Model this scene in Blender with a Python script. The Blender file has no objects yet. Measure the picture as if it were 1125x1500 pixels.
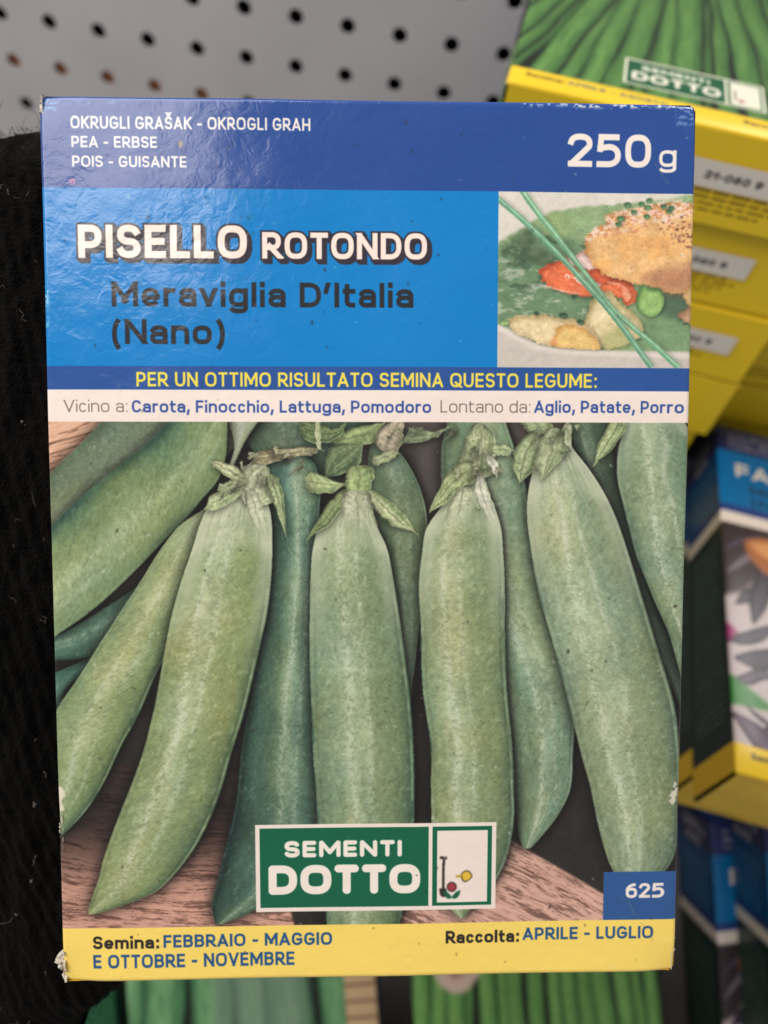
import bpy, bmesh, math, random
import numpy as np
from mathutils import Matrix, Vector

# ------------------------------------------------------------------ camera, light, exposure
sc = bpy.context.scene
COL = sc.collection
FPX = 1083.0                                   # focal length in photo pixels (26 mm on a 36 mm long side)
LIFT = np.array([0.0, 0.0, 1.35])              # camera height over the shop floor

# the shelf's axes as the tilted phone sees them (camera space: x right, y down, z forward)
DN = np.array([-132, 730, 1083.0]); DN /= np.linalg.norm(DN)          # straight down
RT = np.array([1, .18, 0.0]); RT -= RT @ DN * DN; RT /= np.linalg.norm(RT)   # along the shelf
FW = -np.cross(DN, RT)                                                # into the shelf
def cw(v):                                      # camera-space direction -> world
    v = np.asarray(v, float)
    return np.array([RT @ v, FW @ v, -DN @ v])
def at(px, py, z):                              # point seen at a photo pixel at the given depth
    return cw(((px-562.5)/FPX*z, (py-750)/FPX*z, z)) + LIFT

cam = bpy.data.objects.new('camera', bpy.data.cameras.new('camera')); COL.objects.link(cam)
cx, cy, cz = cw((1,0,0)), cw((0,-1,0)), cw((0,0,-1))
cam.matrix_world = Matrix(((cx[0],cy[0],cz[0],LIFT[0]),(cx[1],cy[1],cz[1],LIFT[1]),(cx[2],cy[2],cz[2],LIFT[2]),(0,0,0,1)))
cam.data.sensor_fit = 'VERTICAL'; cam.data.sensor_height = 36; cam.data.lens = 26
cam.data.clip_start = .01; cam.data.clip_end = 20
cam.data.dof.use_dof = True; cam.data.dof.focus_distance = .156; cam.data.dof.aperture_fstop = 9.5
sc.camera = cam

w = bpy.data.worlds.new('World'); sc.world = w; w.use_nodes = True
w.node_tree.nodes['Background'].inputs[0].default_value = (1.0, .93, .88, 1)
w.node_tree.nodes['Background'].inputs[1].default_value = .34

def area(name, pos, target, sx, sy, power, col):
    d = bpy.data.lights.new(name, 'AREA'); d.shape = 'RECTANGLE'; d.size = sx; d.size_y = sy
    d.energy = power; d.color = col
    o = bpy.data.objects.new(name, d); COL.objects.link(o)
    p = Vector(cw(pos) + LIFT); o.location = p
    o.rotation_euler = (Vector(cw(target) + LIFT) - p).to_track_quat('-Z', 'Y').to_euler()
    return o
# soft shop light from above and behind the photographer's left shoulder
area('ceiling_lamp', (-.50, -.66, -.50), (-.02, .02, .25), .95, .80, 15.2, (1, .93, .87))
area('window_lamp', (.75, -.95, -.1), (.05, 0, .35), .5, .5, 6.5, (1, .95, .90))

sc.view_settings.view_transform = 'Standard'; sc.view_settings.look = 'None'
sc.view_settings.exposure = 0; sc.view_settings.gamma = 1

# ------------------------------------------------------------------ materials
def lin(c): 
    c = np.asarray(c, float)/255
    return np.where(c <= .04045, c/12.92, ((c+.055)/1.055)**2.4)
def nmat(name, rough=.5, spec=.5):
    m = bpy.data.materials.new(name); m.use_nodes = True
    b = m.node_tree.nodes['Principled BSDF']; b.inputs['Roughness'].default_value = rough
    b.inputs['Specular IOR Level'].default_value = spec
    return m, m.node_tree, b
def N(nt, t, **kw):
    n = nt.nodes.new(t)
    for k, v in kw.items(): setattr(n, k, v)
    return n
def noise_col(nt, b, c1, c2, scale, coords='Object', detail=5, lo=.35, hi=.65):
    tc = N(nt, 'ShaderNodeTexCoord'); no = N(nt, 'ShaderNodeTexNoise'); no.inputs['Scale'].default_value = scale
    no.inputs['Detail'].default_value = detail
    cr = N(nt, 'ShaderNodeValToRGB'); e = cr.color_ramp.elements
    e[0].position = lo; e[1].position = hi; e[0].color = (*c1, 1); e[1].color = (*c2, 1)
    nt.links.new(tc.outputs[coords], no.inputs['Vector']); nt.links.new(no.outputs['Fac'], cr.inputs['Fac'])
    nt.links.new(cr.outputs['Color'], b.inputs['Base Color'])
    return tc, no, cr
def bump(nt, b, scale, strength, dist, detail=3, coords='Object', stretch=None):
    tc = N(nt, 'ShaderNodeTexCoord'); no = N(nt, 'ShaderNodeTexNoise'); no.inputs['Scale'].default_value = scale
    no.inputs['Detail'].default_value = detail
    bp = N(nt, 'ShaderNodeBump'); bp.inputs['Strength'].default_value = strength; bp.inputs['Distance'].default_value = dist
    src = tc.outputs[coords]
    if stretch:
        mp = N(nt, 'ShaderNodeMapping'); mp.inputs['Scale'].default_value = stretch
        nt.links.new(src, mp.inputs[0]); src = mp.outputs[0]
    nt.links.new(src, no.inputs['Vector']); nt.links.new(no.outputs['Fac'], bp.inputs['Height'])
    nt.links.new(bp.outputs['Normal'], b.inputs['Normal'])
    return bp
def plain(name, c, rough=.5, spec=.5, var=.12, scale=60):
    m, nt, b = nmat(name, rough, spec); c = lin(c)
    noise_col(nt, b, c*(1-var), c*(1+var), scale)
    bump(nt, b, 350, .25, .0004)
    return m
def printed(name, arr, rough=.22, spec=.5, glossy=True, fine=1500):
    """varnished card carrying a print drawn by the code below; arr is h x w x 3, 0..1 sRGB"""
    h_, w_ = arr.shape[:2]
    im = bpy.data.images.new(name, w_, h_)
    px = np.ones((h_, w_, 4), np.float32); px[..., :3] = np.clip(arr[::-1], 0, 1)
    im.pixels.foreach_set(px.ravel()); im.update(); im.pack()
    m, nt, b = nmat(name, rough, spec)
    ti = N(nt, 'ShaderNodeTexImage', image=im, interpolation='Cubic', extension='EXTEND')
    nt.links.new(ti.outputs['Color'], b.inputs['Base Color'])
    if glossy:                                   # wrinkled varnish: coarse undulation + fine orange peel
        tc = N(nt, 'ShaderNodeTexCoord')
        n1 = N(nt, 'ShaderNodeTexNoise'); n1.inputs['Scale'].default_value = 300; n1.inputs['Detail'].default_value = 4
        n1.inputs['Distortion'].default_value = 1.2
        n2 = N(nt, 'ShaderNodeTexNoise'); n2.inputs['Scale'].default_value = fine; n2.inputs['Detail'].default_value = 2
        n3 = N(nt, 'ShaderNodeTexNoise'); n3.inputs['Scale'].default_value = 45; n3.inputs['Detail'].default_value = 3
        for n_ in (n1, n2, n3): nt.links.new(tc.outputs['Object'], n_.inputs['Vector'])
        b1 = N(nt, 'ShaderNodeBump'); b1.inputs['Strength'].default_value = 1; b1.inputs['Distance'].default_value = .00008
        b2 = N(nt, 'ShaderNodeBump'); b2.inputs['Strength'].default_value = 1; b2.inputs['Distance'].default_value = .000016
        b3 = N(nt, 'ShaderNodeBump'); b3.inputs['Strength'].default_value = 1; b3.inputs['Distance'].default_value = .0006
        nt.links.new(n3.outputs['Fac'], b3.inputs['Height']); nt.links.new(b3.outputs['Normal'], b1.inputs['Normal'])
        nt.links.new(n1.outputs['Fac'], b1.inputs['Height']); nt.links.new(b1.outputs['Normal'], b2.inputs['Normal'])
        nt.links.new(n2.outputs['Fac'], b2.inputs['Height']); nt.links.new(b2.outputs['Normal'], b.inputs['Normal'])
        mr = N(nt, 'ShaderNodeMapRange'); mr.inputs['From Min'].default_value = .3; mr.inputs['From Max'].default_value = .7
        mr.inputs['To Min'].default_value = rough*.7; mr.inputs['To Max'].default_value = rough*1.5
        nt.links.new(n3.outputs['Fac'], mr.inputs['Value']); nt.links.new(mr.outputs[0], b.inputs['Roughness'])
    return m

# ------------------------------------------------------------------ print shop: noise, shapes, lettering
RNG = np.random.default_rng(7)
def vnoise(h, w, ch, cw_, seed=None):
    r = np.random.default_rng(seed) if seed is not None else RNG
    gh, gw = int(h/ch)+3, int(w/cw_)+3
    g = r.random((gh, gw)).astype(np.float32)
    y = np.arange(h)/ch; x = np.arange(w)/cw_
    yi = y.astype(int); xi = x.astype(int); fy = y-yi; fx = x-xi
    fy = (fy*fy*(3-2*fy))[:, None].astype(np.float32); fx = (fx*fx*(3-2*fx))[None].astype(np.float32)
    a = g[yi][:, xi]; b = g[yi][:, xi+1]; c = g[yi+1][:, xi]; d = g[yi+1][:, xi+1]
    return (a*(1-fx)+b*fx)*(1-fy)+(c*(1-fx)+d*fx)*fy
def fbm(h, w, cell, oct=4, asp=1.0, seed=0, gain=.5):
    o = np.zeros((h, w), np.float32); a = 1; s = 0
    for k in range(oct):
        c = max(cell/2**k, 1.01)
        o += a*vnoise(h, w, max(c*asp, 1.01), c, seed*31+k+1); s += a; a *= gain
    return o/s
def sample(tex, y, x):                          # look noise up at curved coordinates
    return tex[np.clip(y, 0, tex.shape[0]-1).astype(int), np.clip(x, 0, tex.shape[1]-1).astype(int)]
def blur(a, r):
    r = int(r)
    if r < 1: return a
    for ax in (0, 1):
        for _ in range(2):
            p = [(0, 0)]*a.ndim; p[ax] = (r+1, r)
            c = np.cumsum(np.pad(a, p, mode='edge'), axis=ax, dtype=np.float64)
            sl1 = [slice(None)]*a.ndim; sl2 = [slice(None)]*a.ndim
            sl1[ax] = slice(2*r+1, None); sl2[ax] = slice(0, -(2*r+1))
            a = ((c[tuple(sl1)]-c[tuple(sl2)])/(2*r+1)).astype(np.float32)
    return a
def shift(a, dy, dx):                           # move a mask, nothing wraps round
    o = np.zeros_like(a); h, w = a.shape
    o[max(0, dy):h+min(0, dy), max(0, dx):w+min(0, dx)] = a[max(0, -dy):h+min(0, -dy), max(0, -dx):w+min(0, -dx)]
    return o
def smooth(a, b, x):
    t = np.clip((x-a)/(b-a), 0, 1); return t*t*(3-2*t)
def C(*c): return np.array(c, np.float32)/255

def se(cx, cy, rx, ry, a0, a1, n=2.6, k=18):    # superelliptic arc, degrees
    o = []
    for i in range(k+1):
        a = math.radians(a0+(a1-a0)*i/k); c, s = math.cos(a), math.sin(a)
        o.append((cx+rx*math.copysign(abs(c)**(2/n), c), cy+ry*math.copysign(abs(s)**(2/n), s)))
    return o
def glyph(ch, w, k, xh, soft=False):
    """strokes of one letter; unit = cap height, w = stroke, k = width factor. Returns (strokes, width, ylo, yhi)"""
    b, t, l = w/2, 1-w/2, w/2
    n = 2.5
    def G(gw): return gw*k-w/2
    ylo, yhi = 0, 1
    S = []
    def bowl(L, R, y0, y1, a0=-90, a1=90): # D-like
        rx = min((R-L)*.62, (y1-y0)/2*1.1)
        return [(L, y0)]+se(R-rx, (y0+y1)/2, rx, (y1-y0)/2, a0, a1, n)+[(L, y1)]
    def ring(L, R, y0, y1, nn=2.7): return se((L+R)/2, (y0+y1)/2, (R-L)/2, (y1-y0)/2, 0, 360, nn, 48)
    x = xh-w/2; d = -.26+w/2; W = .62
    if ch == ' ': return [], .22*k, 0, 1
    if ch == 'O': W=.74; S=[ring(l,G(W),b,t)]
    elif ch == '0': W=.62; S=[ring(l,G(W),b,t)]
    elif ch == 'Q': W=.76; R=G(W); S=[ring(l,R,b,t),[(R*.62,.28),(R+.0,b*.6)]]; ylo=-.02
    elif ch == 'D': W=.68; S=[bowl(l,G(W),b,t),[(l,b),(l,t)]]
    elif ch == 'I': W=w/k; S=[[(l,b),(l,t)]]
    elif ch == 'L': W=.50; S=[[(l,t),(l,b)],[(l,b),(G(W),b)]]
    elif ch == 'E': W=.54; R=G(W); S=[[(l,t),(l,b)],[(l,b),(R,b)],[(l,t),(R,t)],[(l,.5),(R-.04,.5)]]
    elif ch == 'F': W=.52; R=G(W); S=[[(l,t),(l,b)],[(l,t),(R,t)],[(l,.47),(R-.04,.47)]]
    elif ch == 'T': W=.58; R=G(W); S=[[(l,t),(R,t)],[((l+R)/2,t),((l+R)/2,b)]]
    elif ch == 'H': W=.66; R=G(W); S=[[(l,b),(l,t)],[(R,b),(R,t)],[(l,.5),(R,.5)]]
    elif ch == 'N': W=.68; R=G(W); S=[[(l,b),(l,t)],[(R,b),(R,t)],[(l+.02,t),(R-.02,b)]]
    elif ch == 'M': W=.84; R=G(W); m=(l+R)/2; S=[[(l,b),(l,t)],[(R,b),(R,t)],[(l+.03,t),(m,.30)],[(m,.30),(R-.03,t)]]
    elif ch == 'V': W=.68; R=G(W); m=(l+R)/2; S=[[(l,t),(m,b)],[(m,b),(R,t)]]
    elif ch in 'AZ'[:1]: W=.70; R=G(W); m=(l+R)/2; S=[[(l,b),(m,t)],[(m,t),(R,b)],[(l+.13,.30),(R-.13,.30)]]
    elif ch == 'K': W=.62; R=G(W); S=[[(l,b),(l,t)],[(l+.06,.48),(R-.02,t)],[(l+.18,.56),(R,b)]]
    elif ch == 'P': W=.60; S=[[(l,b),(l,t)],bowl(l,G(W),.40,t)]
    elif ch == 'R': W=.63; R=G(W); S=[[(l,b),(l,t)],bowl(l,R-.02,.42,t),[(l+(R-l)*.45,.42),(R,b)]]
    elif ch == 'B': W=.62; R=G(W); S=[[(l,b),(l,t)],bowl(l,R-.03,.53,t),bowl(l,R,b,.53)]
    elif ch == 'U': W=.66; R=G(W); m=(l+R)/2; rx=(R-l)/2; ry=.34; S=[[(l,t),(l,b+ry)]+se(m,b+ry,rx,ry,180,360,n)[1:]+[(R,t)]]
    elif ch in 'CG':
        W=.66 if ch=='C' else .70; R=G(W); m=(l+R)/2; S=[se(m,.5,(R-l)/2,.5-b,38,322,n,30)]
        if ch=='G': S=[se(m,.5,(R-l)/2,.5-b,40,300,n,30)+[(R,b+.16),(R,.46)],[(m+.04,.46),(R,.46)]]
    elif ch in 'SŠ':
        W=.60; R=G(W); m=(l+R)/2; r=(R-l)/2; q=.245-b/4; yu=t-(.5-b)/2; yl=b+(.5-b)/2; ry=(.5-b)/2
        S=[se(m,yu,r*.96,ry,25,180,2.4)+se(m,yu,r*.96,ry,180,268,2.2)[1:]+se(m,yl,r,ry,88,0,2.2)+se(m,yl,r,ry,0,-158,2.4)[1:]]
        if ch=='Š': S+=[[(m-.14,1.26),(m,1.14)],[(m,1.14),(m+.14,1.26)]]; yhi=1.32
    elif ch == '1': W=.36; R=G(W); S=[[(R,b),(R,t)],[(R,t-.02),(l,t-.20)]]
    elif ch == '2': W=.58; R=G(W); m=(l+R)/2; S=[se(m,.70,(R-l)/2,.30-b,170,-20,2.4)+[(l+.02,b)],[(l,b),(R,b)]]
    elif ch == '5': W=.58; R=G(W); S=[[(R-.05,t),(l+.05,t)],[(l+.05,t),(l+.02,.55)],[(l+.03,.57),(l+.18,.60)]+se(R-.25*k,.31+b/2,.25*k,.31-b/2,80,-90,2.3)+[(l,b)]]
    elif ch == '6': W=.60; R=G(W); m=(l+R)/2; S=[ring(l,R,b,.60),se(R-.02,.45,R-l,t-.45,98,170,2.1)+[(l,.3)]]
    elif ch == '9': W=.60; R=G(W); S=[ring(l,R,.40,t),[(R,.7)]+se(l+.02,.55,R-l,.55-b,0,-82,2.1)]
    elif ch == '-': W=.36; S=[[(l,.42),(G(W),.42)]]
    elif ch == ':': W=(w*1.15+.06)/k; S=[[(l+.05,b+.01),(l+.05,b+.03)],[(l+.05,xh-b-.03),(l+.05,xh-b-.01)]]; 
    elif ch == ',': W=w*1.2/k; S=[[(l+.03,b+.02),(l-.02,-.12)]]; ylo=-.2
    elif ch == '\u2019': W=w*1.3/k; S=[[(l+.03,t),(l-.02,t-.18)]]
    elif ch == '(': W=.30; R=G(W); S=[se(R+.12,.40,R-l+.12,.62,125,235,2.0)]; ylo=-.3; yhi=1.15
    elif ch == ')': W=.30; R=G(W); S=[se(l-.12,.40,R-l+.12,.62,55,-55,2.0)]; ylo=-.3; yhi=1.15
    # lower case
    elif ch == 'o': W=.60; S=[ring(l,G(W),b,x)]
    elif ch == 'c': W=.52; R=G(W); m=(l+R)/2; S=[se(m,(b+x)/2,(R-l)/2,(x-b)/2,40,320,n,26)]
    elif ch == 'e': W=.58; R=G(W); m=(l+R)/2; c=(b+x)/2; S=[[(l+.02,c-.015),(R,c-.015)]+se(m,c,(R-l)/2,(x-b)/2,0,306,2.3,30)]
    elif ch == 'a': W=.55; R=G(W); m=(l+R)/2; S=[[(R,b)]+[(R,x-.2)]+se((l+R)/2,x-.2,(R-l)/2,.2,0,155,n)[1:],ring(l,R,b,b+(x-b)*.56,2.6)]
    elif ch in 'dqg': W=.60; R=G(W); S=[ring(l,R,b,x)]; S.append([(R,b),(R,t)] if ch=='d' else [(R,x),(R,d+.14)]+se((l+R)/2,d+.14,(R-l)/2,.14,0,-150,n)[1:]); ylo=-.3 if ch=='g' else 0
    elif ch == 'b': W=.60; R=G(W); S=[ring(l,R,b,x),[(l,b),(l,t)]]
    elif ch == 'p': W=.60; R=G(W); S=[ring(l,R,b,x),[(l,x),(l,d)]]; ylo=-.27
    elif ch == 'h': W=.57; R=G(W); S=[[(l,b),(l,t)],[(l,x-.22)]+se((l+R)/2,x-.22,(R-l)/2,.22,180,0,n)+[(R,b)]]
    elif ch == 'n': W=.57; R=G(W); S=[[(l,b),(l,x)],[(l,x-.22)]+se((l+R)/2,x-.22,(R-l)/2,.22,180,0,n)+[(R,b)]]
    elif ch == 'm': W=.86; R=G(W); m=(l+R)/2; q=(m-l)/2; S=[[(l,b),(l,x)],[(l,x-.2)]+se(l+q,x-.2,q,.2,180,0,n)+[(m,b)],[(m,x-.2)]+se(m+q,x-.2,q,.2,180,0,n)+[(R,b)]]
    elif ch == 'r': W=.38; R=G(W); S=[[(l,b),(l,x)],[(l,x-.22)]+se(R,x-.22,R-l,.22,180,90,n)]
    elif ch == 'u': W=.57; R=G(W); S=[[(R,b),(R,x)],[(l,x),(l,b+.22)]+se((l+R)/2,b+.22,(R-l)/2,.22,180,360,n)[1:]]
    elif ch == 'v': W=.54; R=G(W); m=(l+R)/2; S=[[(l,x),(m,b)],[(m,b),(R,x)]]; yhi=xh
    elif ch == 't': W=.40; R=G(W); s=l+.08; S=[[(s,t-.05),(s,b+.16)]+se(R,b+.16,R-s,.16,180,270,n)[1:],[(l,x),(R,x)]]
    elif ch == 'l': W=w/k; S=[[(l,b),(l,t)]]
    elif ch == 'i': W=w/k; S=[[(l,b),(l,x-.05)],[(l,t-.01),(l,t+.02)]]; yhi=1.03
    else: W=.5; S=[[(l,b),(G(W),t)]]
    gw = W*k
    return S, gw, ylo, yhi

class Canvas:
    """one printed sheet, W x H millimetres, q pixels per millimetre"""
    def __init__(s, W, H, q, col):
        s.W, s.H, s.q = W, H, q; s.w, s.h = int(W*q), int(H*q)
        s.a = np.empty((s.h, s.w, 3), np.float32); s.a[:] = col
    def box(s, x0, y0, x1, y1): return (slice(max(0, int(round(y0*s.q))), min(s.h, int(round(y1*s.q)))), slice(max(0, int(round(x0*s.q))), min(s.w, int(round(x1*s.q)))))
    def rect(s, x0, y0, x1, y1, col): s.a[s.box(x0, y0, x1, y1)] = col
    def comp(s, ys, xs, m, col): 
        v = s.a[ys, xs]; s.a[ys, xs] = v+(np.asarray(col, np.float32)-v)*m[..., None]
    def text_mask(s, txt, x0, x1, yb, cap, wt, xh=.74, gap=.13, rnd=False, slope=0.0):
        """signed distance (px) to the lettering, over the window it needs"""
        q = s.q
        gs = lambda k: [glyph(c, wt, k, xh) for c in txt]
        fit = (x1-x0)/cap; lo, hi = .3, 3.0
        for _ in range(26):
            k = (lo+hi)/2; g = gs(k); tot = sum(a[1] for a in g)+gap*k*(len(g)-1)
            lo, hi = (k, hi) if tot < fit else (lo, k)
        pad = cap*.5
        X0, Y0, X1, Y1 = x0-pad, yb-cap*1.5-abs(slope)*(x1-x0), x1+pad, yb+cap*.55+abs(slope)*(x1-x0)
        ys, xs = s.box(X0, Y0, X1, Y1)
        D = np.full((ys.stop-ys.start, xs.stop-xs.start), 1e3, np.float32)
        cp = cap*q; hw = wt*cp/2; pen = x0
        for (S, gw, yl, yh) in g:
            ybl = yb+slope*(pen-x0)
            def P(p): return ((pen+p[0]*cap)*q-xs.start, (ybl-p[1]*cap)*q-ys.start)
            top = (ybl-yh*cap)*q-ys.start; bot = (ybl-yl*cap)*q-ys.start
            for pl in S:
                pts = [P(p) for p in pl]; n = len(pts)
                closed = n > 8 and math.hypot(pts[0][0]-pts[-1][0], pts[0][1]-pts[-1][1]) < .3
                for i in range(n-1):
                    ax, ay = pts[i]; bx, by = pts[i+1]; L = math.hypot(bx-ax, by-ay)
                    if L < 1e-6: continue
                    ux, uy = (bx-ax)/L, (by-ay)/L
                    e0 = hw if (i == 0 and not closed) else 0; e1 = hw if (i == n-2 and not closed) else 0
                    diag = min(abs(ux), abs(uy)) > .15 and n == 2
                    if diag: e0 *= 1.9; e1 *= 1.9
                    if rnd: e0 = e1 = 0
                    m = hw*2.2+6
                    xa = int(max(0, min(ax, bx)-m)); xb = int(min(D.shape[1], max(ax, bx)+m+1))
                    ya = int(max(0, min(ay, by)-m)); yb_ = int(min(D.shape[0], max(ay, by)+m+1))
                    if xb <= xa or yb_ <= ya: continue
                    gx = np.arange(xa, xb)[None]+.5-ax; gy = np.arange(ya, yb_)[:, None]+.5-ay
                    s_ = gx*ux+gy*uy; c_ = np.abs(-gx*uy+gy*ux)-hw
                    if rnd or n > 2:
                        sc_ = np.clip(s_, 0, L); rd = np.sqrt((gx-sc_*ux)**2+(gy-sc_*uy)**2)-hw
                    if rnd: dd = rd
                    else:
                        bxd = np.maximum(c_, np.maximum(-e0-s_, s_-L-e1))
                        dd = bxd
                        if n > 2:
                            if i > 0: dd = np.where(s_ < 0, np.minimum(dd, rd), dd)
                            if i < n-2: dd = np.where(s_ > L, np.minimum(dd, rd), dd)
                            if closed: dd = np.minimum(dd, rd)
                        yy = np.arange(ya, yb_)[:, None]+.5
                        dd = np.maximum(dd, np.maximum(top-yy, yy-bot))
                    v = D[ya:yb_, xa:xb]; np.minimum(v, dd, out=v)
            pen += (gw+gap*k)*cap
        return ys, xs, D
    def text(s, txt, x0, x1, yb, cap, wt, col, **kw):
        ys, xs, D = s.text_mask(txt, x0, x1, yb, cap, wt, **kw)
        s.comp(ys, xs, np.clip(.5-D/1.6, 0, 1), col)
    def strip(s, L, R, closed_ends=False, n=None):
        """rasterise a bent strip given by its two edges; returns window, along 0..1, across -1..1, mask"""
        q = s.q; L = np.array(L, float)*q; R = np.array(R, float)*q
        M = (L+R)/2; seg = np.r_[0, np.cumsum(np.maximum(np.hypot(*np.diff(M, axis=0).T), 1e-3))]; T = seg[-1]
        ns = int(T*1.7)+8
        u = np.linspace(0, T, ns)
        def cat(P):                              # monotone-ish cubic through the points
            m = np.gradient(P, seg, axis=0)
            i = np.clip(np.searchsorted(seg, u, side='right')-1, 0, len(seg)-2)
            h_ = (seg[i+1]-seg[i])[:, None]; t = ((u-seg[i])[:, None])/h_
            return (2*t**3-3*t**2+1)*P[i]+(t**3-2*t**2+t)*h_*m[i]+(-2*t**3+3*t**2)*P[i+1]+(t**3-t**2)*h_*m[i+1]
        l, r = cat(L), cat(R); wmax = np.hypot(*(r-l).T).max()
        nt_ = int(wmax*1.8)+6; t = np.linspace(0, 1, nt_)[None, :, None]
        P = l[:, None]*(1-t)+r[:, None]*t
        x = np.round(P[..., 0]-.5).astype(int); y = np.round(P[..., 1]-.5).astype(int)
        pad = 40
        x0, x1 = max(0, x.min()-pad), min(s.w, x.max()+pad); y0, y1 = max(0, y.min()-pad), min(s.h, y.max()+pad)
        ok = (x >= x0) & (x < x1) & (y >= y0) & (y < y1)
        S = np.zeros((y1-y0, x1-x0), np.float32); A = np.zeros_like(S); K = np.zeros_like(S)
        ss = np.broadcast_to((u/T)[:, None], x.shape); tt = np.broadcast_to(t[..., 0]*2-1, x.shape)
        yi, xi = y[ok]-y0, x[ok]-x0
        S[yi, xi] = ss[ok]; A[yi, xi] = tt[ok]; K[yi, xi] = 1
        return slice(y0, y1), slice(x0, x1), S, A, K, T, wmax
    def poly(s, pts, col, soft=0, alpha=1.0, mod=None):
        P = np.array(pts, float)*s.q
        x0, y0 = np.maximum(0, P.min(0).astype(int)-4-soft*3); x1 = min(s.w, int(P[:, 0].max())+5+soft*3); y1 = min(s.h, int(P[:, 1].max())+5+soft*3)
        x0, y0 = int(x0), int(y0)
        if x1 <= x0 or y1 <= y0: return
        X = np.arange(x0, x1)[None]+.5; Y = np.arange(y0, y1)[:, None]+.5
        ins = np.zeros((y1-y0, x1-x0), bool)
        for (ax, ay), (bx, by) in zip(P, np.roll(P, -1, 0)):
            if ay == by: continue
            c = ((ay > Y) != (by > Y)) & (X < (bx-ax)*(Y-ay)/(by-ay)+ax); ins ^= c
        m = blur(ins.astype(np.float32), max(1, soft))*alpha
        if mod is not None: m = m*mod[y0:y1, x0:x1]
        s.comp(slice(y0, y1), slice(x0, x1), m, col)
def dome(cv, pts, lo, hi, rim=5, seed=0, soft=1, tex=.25, cell=8, lx=-.5, ly=-.8):
    """a rounded lump inside an outline: edge colour lo rising to hi on the side facing upper left"""
    P = np.array(pts, float)*cv.q; pad = rim*3
    x0, y0 = np.maximum(0, P.min(0).astype(int)-pad); x1 = min(cv.w, int(P[:, 0].max())+pad); y1 = min(cv.h, int(P[:, 1].max())+pad)
    x0, y0 = int(x0), int(y0); X = np.arange(x0, x1)[None]+.5; Y = np.arange(y0, y1)[:, None]+.5
    ins = np.zeros((y1-y0, x1-x0), bool)
    for (ax, ay), (bx, by) in zip(P, np.roll(P, -1, 0)):
        if ay == by: continue
        ins ^= ((ay > Y) != (by > Y)) & (X < (bx-ax)*(Y-ay)/(by-ay)+ax)
    k = ins.astype(np.float32); d = blur(k, rim); gy, gx = np.gradient(blur(k, rim))
    n = fbm(y1-y0, x1-x0, cell, 4, .8, seed=seed+200, gain=.65)
    l = np.clip((d-.45)*1.5+(gx*lx+gy*ly)*-rim*1.1*-1+tex*2*(n-.5)*1.6, 0, 1)
    col = C(*lo)+(C(*hi)-C(*lo))*l[..., None]
    sh = blur(shift(k, rim//2, rim//3), rim//2+1)
    v = cv.a[y0:y1, x0:x1]; v = v*(1-.45*(sh*(1-k)))[..., None]
    m = blur(k, soft)[..., None]; cv.a[y0:y1, x0:x1] = v+(col-v)*m
def wob(pts, amp, seed, k=5):                   # closed smooth outline with ragged edge
    r = random.Random(seed); P = [np.array(p, float) for p in pts]; o = []
    n = len(P)
    for i in range(n):
        p0, p1, p2, p3 = P[i-1], P[i], P[(i+1) % n], P[(i+2) % n]
        for j in range(k):
            t = j/k
            o.append(.5*((2*p1)+(-p0+p2)*t+(2*p0-5*p1+4*p2-p3)*t*t+(-p0+3*p1-3*p2+p3)*t**3)+np.array([r.uniform(-amp, amp), r.uniform(-amp, amp)]))
    return o

# ------------------------------------------------------------------ the front of the pea box
BW, BH, BD = 135.0, 188.0, 44.0                 # millimetres
QUAD = np.array([(60,143),(1018,157),(988,1420),(98,1436)], float)    # its front's corners in the photo
def homography():
    A = []
    for (u, v), (x, y) in zip(((0,0),(BW,0),(BW,BH),(0,BH)), QUAD-(562.5, 750)):
        A.append([u,v,1,0,0,0,-x*u,-x*v,-x]); A.append([0,0,0,u,v,1,-y*u,-y*v,-y])
    h_ = np.linalg.svd(np.array(A))[2][-1].reshape(3, 3); return h_/h_[2, 2]
HM = homography(); HI = np.linalg.inv(HM)
def mm(x, y):                                   # measured print position -> millimetres on the card
    p = HI @ (x-562.5, y-750, 1); return p[0]/p[2], p[1]/p[2]
def MM(pts): return [mm(*p) for p in pts]
def rows(*r): return [(a[1], a[0]) for a in r], [(a[2], a[0]) for a in r]

HEADER_Y = (mm(60,275)[1]+mm(1016,284)[1])/2
FOOD_X = (mm(731,278)[0]+mm(728,537)[0])/2
SLOGAN_Y = mm(400,537)[1]; WHITE_Y = mm(500,572)[1]; PEA_Y = mm(500,618)[1]
BAND_Y = (mm(94,1361)[1]+mm(990,1343)[1])/2
LOGO = (*mm(376.5,1206.5), *mm(727.6,1329)); LOGO = (LOGO[0], (LOGO[1]+mm(727,1201)[1])/2, LOGO[2], (LOGO[3]+mm(377,1335)[1])/2)
CODE = (mm(887,1276)[0], mm(940,1276)[1])

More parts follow.
